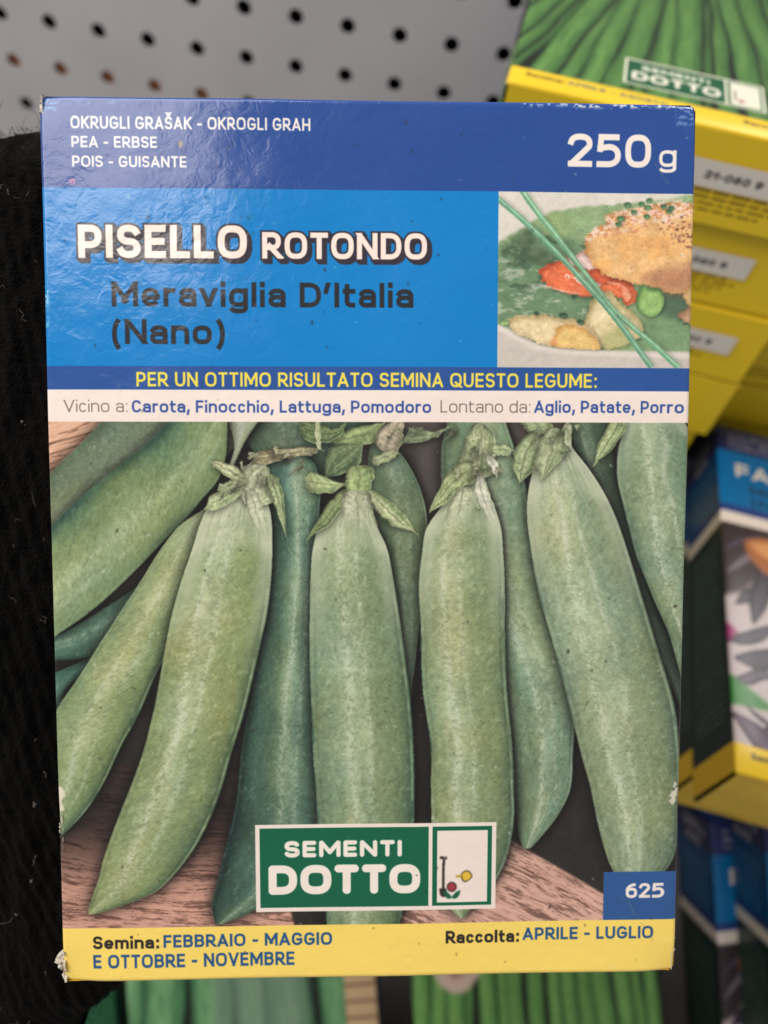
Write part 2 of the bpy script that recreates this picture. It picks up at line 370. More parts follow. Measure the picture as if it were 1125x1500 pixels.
def paint_front():
    cv = Canvas(BW, BH, 9.6, C(38, 36, 34)); q = cv.q; H, W = cv.h, cv.w
    g1 = fbm(H, W, 60, 5, seed=3); g2 = fbm(H, W, 9, 3, seed=4); g3 = RNG.random((H, W)).astype(np.float32)
    fine = fbm(H, W, 3.0, 2, seed=9)
    # --- pea photograph: dark ground, wood, pods
    ys, xs = cv.box(0, PEA_Y-.5, BW, BAND_Y+.5)
    gr = .6+.8*g1[ys, xs]
    base = C(40, 37, 35)*gr[..., None]
    xx = np.arange(W)[None, xs]/W; yy = np.arange(H)[ys][:, None]/H
    up = smooth(.62, .40, yy)*smooth(.30, .55, xx)           # the ground is a paler charcoal top right
    base = base*(1+.85*up[..., None])+.03*up[..., None]*C(255, 235, 240)
    dots = (g3[ys, xs] > .996)*.35
    cv.a[ys, xs] = base+blur(dots.astype(np.float32), 1)[..., None]
    def wood(pts, seed, c0, c1, ang, dark=0.0):
        g = fbm(2400, 2400, 90, 6, .07, seed=seed, gain=.72); k = fbm(2400, 2400, 240, 3, .5, seed=seed+1)
        f2 = fbm(2400, 2400, 14, 3, .18, seed=seed+5)
        Y, X = np.mgrid[0:H, 0:W]; ca, sa = math.cos(ang), math.sin(ang)
        u = (X*ca+Y*sa); v = (-X*sa+Y*ca)
        vv = v-v.min(); vv = vv+60*sample(k, vv % 2399, u % 2399)
        gg = .68*sample(g, vv % 2399, u % 2399)+.32*sample(f2, vv % 2399, u % 2399)
        colr = C(*c0)+(C(*c1)-C(*c0))*smooth(.28, .60, gg)[..., None]
        kn = smooth(.47, .40, gg+.25*(g1-.5)); colr = colr*(1-.22*kn[..., None])
        P = np.array(MM(pts))*q; ins = np.zeros((H, W), bool)
        for (ax, ay), (bx, by) in zip(P, np.roll(P, -1, 0)):
            if ay == by: continue
            ins ^= ((ay > Y) != (by > Y)) & (X < (bx-ax)*(Y-ay)/(by-ay)+ax)
        m = blur(ins.astype(np.float32), 2)
        if dark:
            sh = smooth(mm(200,1190)[1]*q, mm(200,1330)[1]*q, Y); colr = colr*(.25+.75*sh)[..., None]
        cv.a += (colr-cv.a)*m[..., None]
    wood([(60,1120),(380,1120),(430,1340),(440,1380),(60,1380)], 21, (146,102,86), (212,164,146), .10, 1)
    wood([(735,1220),(900,1316),(900,1360),(560,1360),(600,1330),(700,1330)], 33, (158,116,102), (222,178,162), .50)
    wood([(55,610),(160,610),(60,720)], 45, (190,140,110), (226,184,156), -.35)
    for a, b in (((64,652),(150,628)), ((66,668),(120,650))):
        cv.poly(MM([a, b, (b[0], b[1]+2), (a[0], a[1]+2.5)]), C(90, 60, 45), 1, .8)

    def pod(L, R, c_hi, c_mid, c_lo, light=-.28, sh=.92, bloom=.5, seed=1, seam=1, gain=1.0, streak=1.0):
        ysl, xsl, S, A, K, T, wm = cv.strip(MM(L), MM(R))
        # soft shadow on what lies beneath
        shm = blur(K, 16); shm = np.maximum(shm, blur(shift(K, 0, 6), 9)*.9)
        cv.a[ysl, xsl] *= (1-sh*np.clip(shm*1.15, 0, 1)*(1-K))[..., None]
        K2 = blur(K, 1)
        # fill the border pixels of the coordinates so that edges stay clean
        n_ = fbm(1400, 500, 34, 5, 1.9, seed=seed, gain=.6); n2 = fbm(1400, 500, 9, 3, 1.2, seed=seed+50)
        Sy = S*T*.9; Ax = (A*.5+.5)*wm*.9
        a_ = sample(n_, Sy, Ax); b_ = sample(n2, Sy, Ax)
        n3 = fbm(1400, 500, 5, 2, .8, seed=seed+90); c_ = sample(n3, Sy, Ax)
        rg = 1-np.abs(2*sample(fbm(1400, 500, 13, 4, .75, seed=seed+91, gain=.6), Sy+.6*Ax, Ax)-1)     # fine skin creases
        A_ = A+.16*(a_-.5)
        z = np.sqrt(np.clip(1-(A_*.985)**2, 0, 1)); sg = 1 if light < 0 else -1
        bulge = .05*np.sin(S*T/(wm*.62)*2*math.pi/1.6+seed)*np.clip(1-A*A, 0, 1)
        lam = np.clip(.12+.66*z**.62-.15*(A_-light)*sg+.14*np.exp(-((A_-light)/.3)**2)+bulge-.10*smooth(.35, .95, S), 0, 1.15)
        col = np.where((lam < .66)[..., None], C(*c_lo)+(C(*c_mid)-C(*c_lo))*smooth(.16, .66, lam)[..., None],
                       C(*c_mid)+(C(*c_hi)-C(*c_mid))*smooth(.60, 1.0, lam)[..., None])
        tint = (sample(n_, Sy*.5+300, Ax*.5)-.5)[..., None]*np.array((.16, .0, -.22), np.float32)      # yellower and bluer greens
        mott = (a_-.5)*.14+(b_-.5)*.10+(c_-.5)*.13+(fine[ysl, xsl]-.5)*.12+(g2[ysl, xsl]-.5)*.10+(rg-.84)*.17
        col = col*(1+mott[..., None]+tint)
        # waxy bloom: broken milky highlight down the lit flank
        hl = light*1.15-.06
        wv = sample(fbm(1400, 500, 60, 3, 2.5, seed=seed+33), Sy, Ax)-.5; Aw = A+.45*wv
        st = smooth(.30, .66, a_*.5+c_*.5)*(np.exp(-((Aw-hl)/.09)**2)+.75*np.exp(-((Aw-hl-.42)/.07)**2)+.30*np.exp(-((A-hl-.1)/.40)**2))*bloom
        st2 = smooth(.60, .78, b_*.5+rg*.35)*.30*bloom
        col = col+(C(206, 216, 194)-col)*np.clip(st*.66+st2, 0, .72)[..., None]
        flecks = (g3[ysl, xsl] > .9965)*.55
        col = col+(C(225, 230, 205)-col)*blur(flecks.astype(np.float32), 1)[..., None]
        if seam:                                 # rim seam: pale line with a darker one inside it
            rim = np.exp(-((np.abs(A)-.955)/.022)**2)*smooth(.02, .15, S)*(1-smooth(.9, .99, S))
            side = np.where(A > 0, .85, .25)*smooth(.32, .55, sample(fbm(1400, 60, 50, 3, 1, seed=seed+77), Sy, Ax*0+20))
            col = col+(C(188, 205, 168)-col)*(rim*side*.55*seam)[..., None]
            rim2 = np.exp(-((np.abs(A)-.89)/.03)**2); col = col*(1-.07*seam*rim2[..., None])
        # pale fibrous neck below the calyx, dark tip
        nk = (1-smooth(.0, .13, S-.05*np.abs(A)))*streak
        fib = sample(fbm(600, 500, 5, 2, 9, seed=seed+9), Sy*.5, Ax)
        col = col+(C(196, 205, 180)*(.72+.5*fib[..., None])-col)*(nk*.72)[..., None]
        rf = np.exp(-((S-.105-.02*A*A)/.022)**2)*.25*streak; shd_ = smooth(.52, .86, np.abs(A+.06*wv))*(1-smooth(.16, .42, S))*.55*streak
        col = col+(C(196, 203, 176)-col)*np.clip(rf+shd_, 0, .8)[..., None]
        col = col*1.03*gain; col = col+(col.mean(-1, keepdims=True)-col)*.08
        v = cv.a[ysl, xsl]; cv.a[ysl, xsl] = v+(col-v)*K2[..., None]*np.where(K > 0, 1, .0)[..., None]
    def pr(*r, **k): L, R = rows(*r); pod(L, R, **k)
    G_HI, G_MD, G_LO = (168,180,138), (128,148,106), (74,102,78)
    DK = dict(c_hi=(98,120,96), c_mid=(62,86,68), c_lo=(26,42,38), bloom=.3)
    TE = dict(c_hi=(126,156,126), c_mid=(66,98,80), c_lo=(22,46,42), bloom=.55)
    # furthest back
    pr((560,340,560),(620,352,545),(660,372,520),(700,395,500),(740,400,470), seed=60, seam=0, streak=0, **DK)
    pr((560,640,735),(620,655,742),(650,648,752),(700,647,768),(760,650,777),(850,660,790),(900,690,803),(1000,720,838),(1050,740,843),(1101,750,841),(1165,756,834),(1205,760,811),(1230,764,790),(1241,768,780), c_hi=(146,168,132), c_mid=(110,138,108), c_lo=(66,88,72), seed=8, streak=0, bloom=.6, light=.1)
    pr((560,815,885),(620,832,893),(700,860,905),(780,895,925),(860,925,950),(960,960,990),(1010,985,1004),(1060,1004,1012), seed=61, seam=0, streak=0, **DK)
    pr((560,960,1030),(620,985,1030),(665,1006,1030),(700,1015,1030), seed=62, seam=0, streak=0, **DK)
    pr((580,895,985),(620,915,1000),(657,906,1030),(694,904,1035),(745,915,1035),(814,933,1035),(875,958,1035),(930,980,1035),(976,992,1035),(1010,1001,1035), c_hi=(150,172,138), c_mid=(112,138,106), c_lo=(60,84,74), seed=12, light=-.2, bloom=.8, streak=.6)
    pod([(60,728),(75,699),(149,619),(200,560)], [(60,850),(150,790),(300,700),(395,600)], (136,152,124), (108,126,98), (72,92,72), seed=14, seam=0, streak=0, light=.0, bloom=.3)
    pod([(300,555),(335,615),(345,650),(335,690)], [(440,560),(395,600),(365,640),(340,692)], (178,184,160), (150,160,132), (96,112,88), seed=15, seam=0, streak=.9, bloom=.2)
    pod([(40,1000),(85,985),(125,966),(180,940)], [(40,1110),(86,1060),(100,1010),(180,960)], (84,128,112), (58,100,86), (24,56,50), seed=63, seam=0, streak=0, bloom=.3)
    pod([(40,950),(85,932),(130,905),(200,860)], [(40,978),(84,968),(140,960),(220,905)], (100,136,112), (70,106,86), (26,54,46), seed=64, seam=0, streak=0, bloom=.4)
    pod([(20,870),(60,805),(100,748),(150,703),(199,664),(255,612),(300,570),(322,575)], [(40,975),(79,938),(150,882),(195,840),(234,800),(292,738),(332,672),(336,600)], (148,166,118), (116,140,94), (44,78,62), seed=16, seam=.3, streak=0, light=.12, bloom=.35)
    pr((640,545,570),(661,542,586),(688,540,604),(728,540,621),(760,545,627),(800,548,624),(857,560,622),(950,570,612),(1050,580,600), c_hi=(112,134,104), c_mid=(84,108,82), c_lo=(52,70,58), seed=17, streak=0, bloom=.3, light=.1)
    pr((664,412,446),(676,400,460),(700,390,470),(750,398,470),(800,398,467),(900,388,464),(1000,372,463),(1100,356,466),(1180,347,470),(1220,338,470),(1260,328,465),(1299,318,440),(1325,313,392),(1352,318,330), seed=18, streak=0, light=.15, **TE)
    pod([(306,742),(270,765),(240,800),(208,850),(175,900),(143,950),(112,1000),(88,1040),(74,1085),(66,1130),(60,1180),(60,1225)],
        [(320,750),(310,765),(300,800),(288,850),(272,900),(254,945),(232,985),(208,1040),(180,1092),(152,1150),(118,1200),(88,1232)], (166,178,130), (124,146,98), (58,86,62), seed=19, streak=.2, light=-.05, bloom=.55)
    pr((694,688,706),(723,664,716),(745,645,726),(767,629,733),(814,619,738),(858,615,740),(900,617,740),(1001,620,743),(1101,633,752),(1150,633,754),(1197,634,755),(1235,635,749),(1270,638,738),(1310,650,712),(1330,662,692),(1343,676,682), c_hi=G_HI, c_mid=G_MD, c_lo=G_LO, seed=20, bloom=.75, light=-.3)
    pr((640,808,830),(660,797,842),(683,784,860),(716,775,882),(756,773,902),(800,778,918),(875,792,942),(941,811,962),(1036,836,987),(1101,852,994),(1150,866,996),(1197,876,996),(1240,887,990),(1270,898,978),(1290,910,960), c_hi=(168,184,146), c_mid=(132,152,116), c_lo=(82,106,84), seed=22, bloom=.8, light=-.25)
    pr((718,502,530),(735,490,541),(752,478,547),(769,469,553),(799,461,567),(846,457,577),(900,456,586),(950,456,593),(1001,457,600),(1050,459,605),(1101,461,608),(1150,465,609),(1197,468,609),(1250,472,606),(1300,476,600),(1360,482,585), c_hi=(156,174,134), c_mid=(118,142,104), c_lo=(58,90,70), seed=23, bloom=.7, light=-.15)
    pr((716,338,383),(728,324,391),(745,306,397),(765,296,400),(800,285,401),(850,268,399),(900,254,393),(950,244,382),(1000,235,371),(1050,225,358),(1100,212,342),(1150,194,328),(1200,174,309),(1230,163,294),(1260,153,274),(1285,147,253),(1305,140,230),(1320,135,196),(1331,132,165),(1338,132,142), c_hi=(172,180,132), c_mid=(132,150,100), c_lo=(70,96,68), seed=24, bloom=.75, light=-.3)

    # --- calyxes, sepals, stems
    def leaf(L, R, c0, c1, seed, sh=.5, fade=0):
        rl = random.Random(seed*7)
        def fine_(P):
            P = np.array(P, float); n = len(P); t = np.linspace(0, n-1, 13); m = np.gradient(P, axis=0); i = np.clip(t.astype(int), 0, n-2); f = (t-i)[:, None]
            return (2*f**3-3*f**2+1)*P[i]+(f**3-2*f**2+f)*m[i]+(-2*f**3+3*f**2)*P[i+1]+(f**3-f**2)*m[i+1]
        L, R = fine_(L), fine_(R); mid = (L+R)/2
        for i in range(13):
            t = i/12; wf = (min(1, .45+t*5))*(min(1, .12+(1-t)*3.0) if not fade else 1)
            for P in (L, R): P[i] = mid[i]+(P[i]-mid[i])*wf+np.array([rl.uniform(-1.6, 1.6), rl.uniform(-1.4, 1.4)])
        L, R = L.tolist(), R.tolist()
        ysl, xsl, S, A, K, T, wm = cv.strip(MM(L), MM(R))
        cv.a[ysl, xsl] *= (1-sh*np.clip(blur(shift(K, 5, 0), 7)*1.1, 0, 1)*(1-K))[..., None]
        f = sample(fbm(400, 400, 4, 2, 14, seed=seed), S*T*.6, (A*.5+.5)*wm)
        g = sample(fbm(400, 400, 12, 3, 2, seed=seed+1), S*T, (A*.5+.5)*wm)
        v_ = np.clip(.15+.9*(.55*f+.45*g)+.22*(1-A*A)-.12*A, 0, 1.15)
        col = C(*c0)+(C(*c1)-C(*c0))*smooth(.3, .95, v_)[..., None]
        col = col*(1-.25*np.exp(-(A/.10)**2)*smooth(.05, .2, S))[..., None]
        col = col+(C(200, 206, 168)-col)*(smooth(.84, .97, A)*.45)[..., None]; col = col*(1-.35*smooth(.55, 1, -A)-.25*(1-smooth(0, .25, S)))[..., None]
        col = col*(.86+.5*(sample(fbm(400, 400, 7, 3, .7, seed=seed+3), S*T, (A*.5+.5)*wm)-.2))[..., None]
        v = cv.a[ysl, xsl]; fd = (1-smooth(.35, 1, S+.35*(f-.5)))*.85 if fade else 1
        cv.a[ysl, xsl] = v+(col-v)*(blur(K, 1)*(K > 0)*fd)[..., None]
    LG0, LG1 = (84,104,70), (178,192,146)
    # top leaves round the centre
    leaf([(482,648),(505,632),(535,622),(566,612)], [(482,650),(510,655),(545,648),(568,622)], (92,112,76), (156,174,122), 70)
    leaf([(478,697),(478,672),(492,652),(520,646)], [(482,700),(505,694),(530,676),(545,650)], (62,84,60), (122,142,104), 71)
    leaf([(440,612),(470,620),(486,628),(500,622)], [(440,640),(465,650),(500,640),(515,612)], (64,84,60), (120,140,96), 72)
    leaf([(463,612),(464,640),(467,658),(474,662)], [(470,612),(471,636),(473,652),(478,660)], (150,165,120), (196,204,168), 73, .2)
    leaf([(545,650),(556,630),(575,618),(585,612)], [(580,672),(590,650),(592,630),(600,612)], (120,122,96), (190,180,158), 74)
    leaf([(590,640),(610,628),(640,632),(660,618)], [(590,652),(612,648),(640,640),(668,624)], (90,104,80), (148,162,128), 75)
    # calyx over the left pod
    leaf([(468,652),(440,655),(410,657),(380,660),(365,672)], [(468,668),(440,668),(412,674),(385,684),(372,690)], (120,108,82), (186,184,148), 76)
    leaf([(388,676),(360,682),(345,700),(332,722)], [(398,690),(402,710),(403,735),(396,752)], (120,136,100), (206,214,180), 77)
    leaf([(312,672),(325,676),(345,682),(368,690)], [(312,682),(325,690),(345,706),(360,720)], (140,150,112), (196,202,162), 78)
    leaf([(300,744),(312,724),(335,712),(352,706)], [(302,748),(325,744),(345,732),(362,722)], (126,146,104), (192,204,160), 79)
    leaf([(318,716),(325,708),(340,704),(356,704)], [(320,720),(330,720),(345,716),(358,712)], (110,128,92), (176,188,146), 80)
    leaf([(388,700),(398,720),(405,745),(419,787)], [(404,690),(413,712),(420,742),(422,787)], (96,116,80), (172,186,142), 81)
    leaf([(356,720),(364,745),(372,765),(385,790)], [(378,712),(386,738),(394,768),(400,800)], (160,170,140), (212,216,190), 82, 0, 1)
    # calyx over the centre pod
    leaf([(449,700),(455,690),(470,694),(512,704)], [(449,702),(456,720),(485,722),(514,716)], (104,126,84), (176,192,140), 83)
    leaf([(506,712),(490,730),(470,755),(448,792)], [(518,720),(506,742),(482,768),(452,794)], (78,98,66), (144,160,112), 84)
    leaf([(545,668),(560,664),(575,658),(584,660)], [(548,684),(562,678),(576,672),(586,668)], (120,136,96), (180,190,150), 85)
    leaf([(506,684),(508,700),(506,712),(500,735)], [(546,680),(550,696),(546,712),(550,756)], (104,128,82), (172,190,134), 86)
    leaf([(504,718),(502,735),(500,755),(498,775)], [(542,716),(546,735),(552,760),(556,790)], (150,160,128), (210,214,188), 87, 0, 1)
    leaf([(540,722),(552,745),(575,768),(614,783)], [(548,716),(572,734),(596,755),(614,781)], (116,138,92), (198,208,164), 88)
    # calyx over the right-centre pod
    leaf([(690,618),(680,650),(672,680),(660,705)], [(722,625),(726,660),(724,690),(716,716)], (104,122,86), (178,188,148), 89)
    leaf([(694,672),(668,680),(648,705),(631,732)], [(704,700),(682,712),(655,735),(629,766)], (96,116,76), (180,192,144), 90)
    leaf([(716,652),(730,650),(744,652),(753,656)], [(718,666),(732,666),(744,668),(752,664)], (120,140,98), (178,192,150), 91)
    leaf([(708,668),(716,680),(722,690),(726,700)], [(722,668),(728,676),(732,688),(730,700)], (180,184,162), (222,224,206), 92)
    leaf([(696,694),(695,715),(700,735),(722,772)], [(708,692),(714,712),(724,738),(734,786)], (176,184,162), (224,224,206), 93, 0, 1)
    leaf([(672,716),(664,730),(656,748),(648,768)], [(692,712),(690,728),(692,745),(690,760)], (160,170,136), (206,212,180), 94, 0, 1)
    # calyx over the right pod
    leaf([(756,612),(764,622),(774,632),(792,640)], [(798,612),(806,620),(816,630),(820,640)], (104,124,86), (170,184,142), 95)
    leaf([(778,628),(757,655),(750,680),(750,702)], [(802,640),(790,665),(782,690),(772,712)], (92,112,78), (166,180,138), 96)
    leaf([(806,622),(792,645),(784,675),(780,705)], [(832,634),(832,650),(826,668),(806,700)], (104,124,86), (186,196,156), 97)
    leaf([(822,622),(826,638),(828,650),(834,658)], [(836,618),(838,632),(838,645),(838,655)], (140,152,116), (196,204,170), 98)
    leaf([(898,606),(884,636),(874,660),(868,682)], [(926,610),(910,640),(890,664),(870,684)], (96,118,80), (178,192,144), 99)

    def tatters(cx_, cy_, sx, sy, n, seed, c0, c1):       # torn little husks and fibres
        r_ = random.Random(seed)
        for i in range(n):
            x, y, a, L_ = r_.gauss(cx_, sx), r_.gauss(cy_, sy), r_.uniform(0, 6.28), r_.uniform(6, 20); w_ = r_.uniform(.7, 3.2); b_ = r_.uniform(-4, 4)
            P = [(x+math.cos(a)*L_*t-math.sin(a)*b_*t*t, y+math.sin(a)*L_*t+math.cos(a)*b_*t*t) for t in (0, .35, .7, 1)]
            if min(p[1] for p in P) < 621: continue
            f_ = r_.random(); cc = [c0[k]+(c1[k]-c0[k])*f_ for k in range(3)]
            leaf([(p[0]+math.sin(a)*w_, p[1]-math.cos(a)*w_) for p in P], [(p[0]-math.sin(a)*w_, p[1]+math.cos(a)*w_) for p in P], [c*.6 for c in cc], cc, seed+i, .55)
    tatters(360, 700, 20, 14, 14, 500, (96,104,80), (206,208,176)); tatters(425, 672, 26, 8, 8, 540, (88,84,66), (186,184,150))
    tatters(696, 690, 14, 24, 14, 560, (92,110,76), (210,214,180)); tatters(800, 640, 22, 12, 7, 600, (84,104,70), (190,198,160)); tatters(560, 640, 26, 10, 5, 630, (70,84,60), (176,184,146))
    tatters(640, 632, 20, 6, 6, 660, (80,90,70), (150,160,130))
    # --- food picture
    fx0, fy0 = FOOD_X, HEADER_Y
    ys, xs = cv.box(fx0, fy0, BW, SLOGAN_Y)
    save = cv.a.copy()
    Z = lambda X, Y: mm(720+X/3.63, 270+Y/3.63)
    def zp(pts, col, soft=2, alpha=1, seed=0, amp=0.0, mod=None): cv.poly(wob([Z(*p) for p in pts], amp, seed), C(*col), soft, alpha, mod)
    cv.a[ys, xs] = C(216, 212, 202)*(1+.07*(g1[ys, xs]-.5))[..., None]
    zp([(20,360),(120,270),(260,180),(420,135),(640,110),(900,85),(1100,75),(1150,300),(1150,900),(900,905),(600,880),(300,860),(150,790),(20,720)], (138,166,120), 2, seed=1, amp=.3)
    zp([(20,400),(160,280),(320,240),(480,320),(560,480),(640,620),(700,700),(560,760),(300,720),(20,740)], (96, 128, 96), 12, .85, 2)
    m_ = smooth(.52, .70, fbm(H, W, 22, 4, .45, seed=71)); zp([(20,420),(250,430),(480,600),(500,740),(300,760),(20,740)], (178,188,170), 6, .75, 3, mod=m_)
    m_ = smooth(.50, .72, fbm(H, W, 30, 4, .8, seed=72)); zp([(20,360),(260,220),(480,250),(560,420),(400,500),(60,560)], (54,80,60), 6, .75, 4, mod=m_)
    zp([(300,160),(340,150),(420,190),(400,280),(330,290),(280,230)], (142,168,112), 4, .8, 5, .2)
    zp([(800,720),(900,690),(1150,700),(1150,905),(860,900),(780,820)], (112,146,106), 8, .9, 6)
    zp([(880,600),(1010,560),(1080,640),(1080,720),(900,700)], (70,98,78), 8, .9, 7)
    for px, py, rx, ry in ((180,300,60,34),(235,380,70,36),(300,410,70,30)):
        zp([(px+rx*math.cos(a), py+ry*math.sin(a)) for a in np.linspace(0, 6.28, 9)[:-1]], (52,72,52), 6, .8, int(px))
        zp([(px-10+rx*.6*math.cos(a), py-8+ry*.5*math.sin(a)) for a in np.linspace(0, 6.28, 9)[:-1]], (120,142,116), 6, .7, int(px)+1)
    def zd(pts, lo, hi, rim, seed, amp=.25, tex=.25, cell=8, soft=1): dome(cv, wob([Z(*p) for p in pts], amp, seed, 7), lo, hi, rim, seed, soft, tex, cell)
    # herbs and froth in the broth
    r2 = random.Random(77)
    for i in range(150):
        X, Y = r2.uniform(20, 560), r2.uniform(300, 760); L_ = r2.uniform(8, 34); a_ = r2.gauss(.25, .35); w_ = r2.uniform(1.5, 4)
        pale = r2.random() < .55
        zp([(X, Y), (X+L_*math.cos(a_), Y+L_*math.sin(a_)-w_), (X+L_*1.1*math.cos(a_), Y+L_*math.sin(a_)+w_), (X+3, Y+w_*1.4)], (186, 198, 180) if pale else (58, 86, 62), 1, r2.uniform(.25, .7), i)
    # prawn
    zd([(255,470),(300,430),(350,412),(400,385),(440,420),(470,440),(520,450),(560,440),(600,470),(650,500),(700,505),(740,520),(775,580),(765,625),(730,645),(705,640),(690,600),(640,610),(560,600),(500,598),(450,590),(390,575),(330,560),(280,520)], (176,70,44), (232,122,78), 7, 8, .3, .3, 6)
    m_ = smooth(.46, .60, fbm(H, W, 14, 4, .6, seed=73, gain=.65)); zp([(350,430),(400,395),(470,430),(520,480),(590,520),(560,550),(430,530),(380,470)], (240,214,204), 2, .85, 9, mod=m_)
    zd([(450,380),(490,360),(525,372),(560,440),(540,460),(490,450),(440,430)], (206,160,152), (240,216,210), 5, 10, .3)
    zd([(520,470),(570,450),(640,495),(610,530),(560,520)], (186,70,42), (226,104,66), 5, 11); zd([(690,545),(722,545),(745,590),(735,625),(708,618)], (214,100,64), (244,176,138), 4, 12)
    for P_ in (((290,540),(380,566),(470,580)), ((620,520),(680,530),(730,560))):
        for (ax, ay), (bx, by) in zip(P_, P_[1:]): zp([(ax,ay),(bx,by),(bx,by+6),(ax,ay+6)], (250,206,180), 1, .7, 1)
    # pan-fried piece with a salted crust
    zd([(500,300),(520,262),(560,232),(620,210),(606,185),(612,160),(660,146),(740,138),(800,120),(860,112),(930,104),(1000,100),(1100,96),(1180,95),(1180,520),(1060,560),(1020,578),(960,582),(900,560),(850,545),(800,540),(740,525),(660,500),(600,480),(550,440),(520,400),(500,360)], (188,132,78), (236,194,134), 11, 13, .35, .22, 14)
    m_ = smooth(.40, .75, fbm(H, W, 40, 4, .6, seed=75)); zp([(560,300),(800,240),(1000,260),(1000,440),(760,500),(580,440)], (230,170,98), 8, .6, 15, mod=m_)
    zp([(790,500),(900,450),(1000,440),(1100,380),(1180,380),(1180,520),(1060,560),(980,585),(880,555)], (160,110,84), 9, .75, 16)
    m_ = smooth(.42, .56, fbm(H, W, 11, 5, .6, seed=74, gain=.7)); zp([(496,300),(540,240),(620,212),(606,170),(740,134),(900,100),(1180,90),(1180,190),(1040,180),(930,210),(820,215),(700,250),(600,262),(540,300)], (238,216,200), 2, .8, 14, .4, mod=m_)
    m_ = smooth(.58, .66, fbm(H, W, 8, 4, .7, seed=76, gain=.65)); zp([(520,280),(700,160),(900,120),(1180,100),(1180,240),(900,250),(640,290)], (198,112,84), 2, .55, 17, mod=m_)
    rr = random.Random(5)
    for i in range(150):
        if i < 80: X, Y, r_ = rr.gauss(1010, 42), rr.gauss(262, 46), rr.uniform(2.5, 10)
        else: X, Y, r_ = rr.uniform(540, 1040), rr.uniform(230, 480), rr.uniform(1.2, 4.6)
        zp([(X+r_*rr.uniform(.6, 1.2)*math.cos(a), Y+r_*.75*math.sin(a)) for a in (0, 1.2, 2.6, 3.9, 5.1)], (86,48,44) if rr.random() < .7 else (140,84,62), 1, rr.uniform(.5, .9), i)
    for X, Y in ((690,185),(725,112),(842,88),(833,127),(828,174),(955,128),(918,120),(678,215),(800,108),(945,145),(760,150)):
        k_ = rr.uniform(.7, 1.1); zd([(X-17*k_, Y-9), (X+13*k_, Y-13*k_), (X+19*k_, Y+7), (X-11*k_, Y+13*k_)], (48,92,60), (110,158,112), 3, int(X), .05)
    # pea, potato cubes, dumplings
    zd([(775,600),(785,560),(806,532),(840,552),(880,556),(908,572),(922,620),(905,670),(875,700),(830,705),(790,680),(772,640)], (70,112,60), (158,196,118), 6, 18, .1, .15)
    zd([(540,612),(575,585),(612,570),(650,580),(690,640),(720,660),(760,690),(795,730),(812,775),(790,810),(760,830),(700,860),(640,882),(600,870),(560,850),(530,800),(490,760),(510,690)], (166,152,104), (228,214,168), 9, 20, .35, .22, 12)
    zp([(600,800),(660,770),(720,780),(740,850),(680,880),(590,875)], (152,160,96), 5, .55, 27); zp([(560,640),(615,590),(625,700),(560,740)], (238,226,190), 4, .5, 21)
    zd([(85,735),(110,710),(160,695),(200,700),(240,690),(290,700),(340,710),(390,716),(430,720),(480,740),(520,760),(550,795),(572,830),(575,880),(480,880),(400,874),(330,868),(250,845),(180,815),(120,790)], (180,158,112), (232,214,172), 8, 22, .35, .25, 10)
    zd([(335,800),(355,765),(400,745),(450,755),(500,770),(540,800),(565,835),(570,878),(450,876),(400,872),(325,858)], (196,150,84), (238,204,128), 7, 23, .3, .2, 10)
    zp([(320,820),(350,830),(345,860),(310,850)], (224,140,90), 3, .6, 29)
    zd([(1010,600),(1030,550),(1060,515),(1180,500),(1180,660),(1060,660),(1030,640)], (170,134,84), (222,192,138), 6, 24, .3); zd([(985,700),(1010,670),(1050,655),(1180,660),(1180,760),(1100,755),(1040,745)], (132,98,74), (192,154,118), 6, 25, .3)
    zd([(40,745),(60,725),(95,730),(80,755)], (96,130,80), (160,188,130), 3, 31, .1)
    for X, Y, q_ in ((385,700,22), (475,735,18), (440,600,12), (240,690,14)):
        zd([(X-q_, Y), (X-q_*.3, Y-q_*.7), (X+q_, Y-q_*.2), (X+q_*.4, Y+q_*.8)], (36,62,46), (92,124,90), 3, int(X)+3, .1)
    # plate rim
    zp([(-40,740),(60,760),(160,820),(300,870),(600,890),(1150,905),(1150,1050),(-40,1050)], (196,190,182), 2, 1, 26)
    zp([(-40,742),(60,762),(160,822),(300,872),(600,892),(1150,907),(1150,930),(600,915),(300,895),(160,850),(60,790),(-40,770)], (224,216,208), 3, .8, 28)
    def stalk(P, w0, w1, col, hi, seed):
        L = [(p[0]-w0, p[1]+w0*.5) for p in P]; R = [(p[0]+w1, p[1]-w1*.5) for p in P]
        ysl, xsl, S, A, K, T, wm = cv.strip([Z(*p) for p in L], [Z(*p) for p in R])
        c_ = C(*col)+(C(*hi)-C(*col))*(np.exp(-((A-.25)/.35)**2)*(.5+.9*sample(fbm(600, 60, 30, 3, 1, seed=seed+120), S*590, A*0+9)))[..., None]; cv.a[ysl, xsl] *= (1-.2*blur(shift(K, 0, 5), 4)*(1-K))[..., None]
        v = cv.a[ysl, xsl]; cv.a[ysl, xsl] = v+(c_-v)*blur(K, 1)[..., None]*(K > 0)[..., None]
    stalk([(150,20),(250,160),(340,270),(430,390),(540,530),(640,660),(760,770),(880,870),(985,975)], 13, 15, (104,160,124), (164,206,170), 1)
    stalk([(20,70),(140,170),(260,280),(380,400),(500,530),(600,640),(680,740),(760,850),(850,975)], 13, 15, (94,148,120), (152,196,164), 2)
    food = cv.a[ys, xs].copy()
    gm = fbm(H, W, 26, 5, .8, seed=88, gain=.7)[ys, xs]; hi_ = smooth(.60, .72, fbm(H, W, 10, 4, .6, seed=89, gain=.7)[ys, xs])
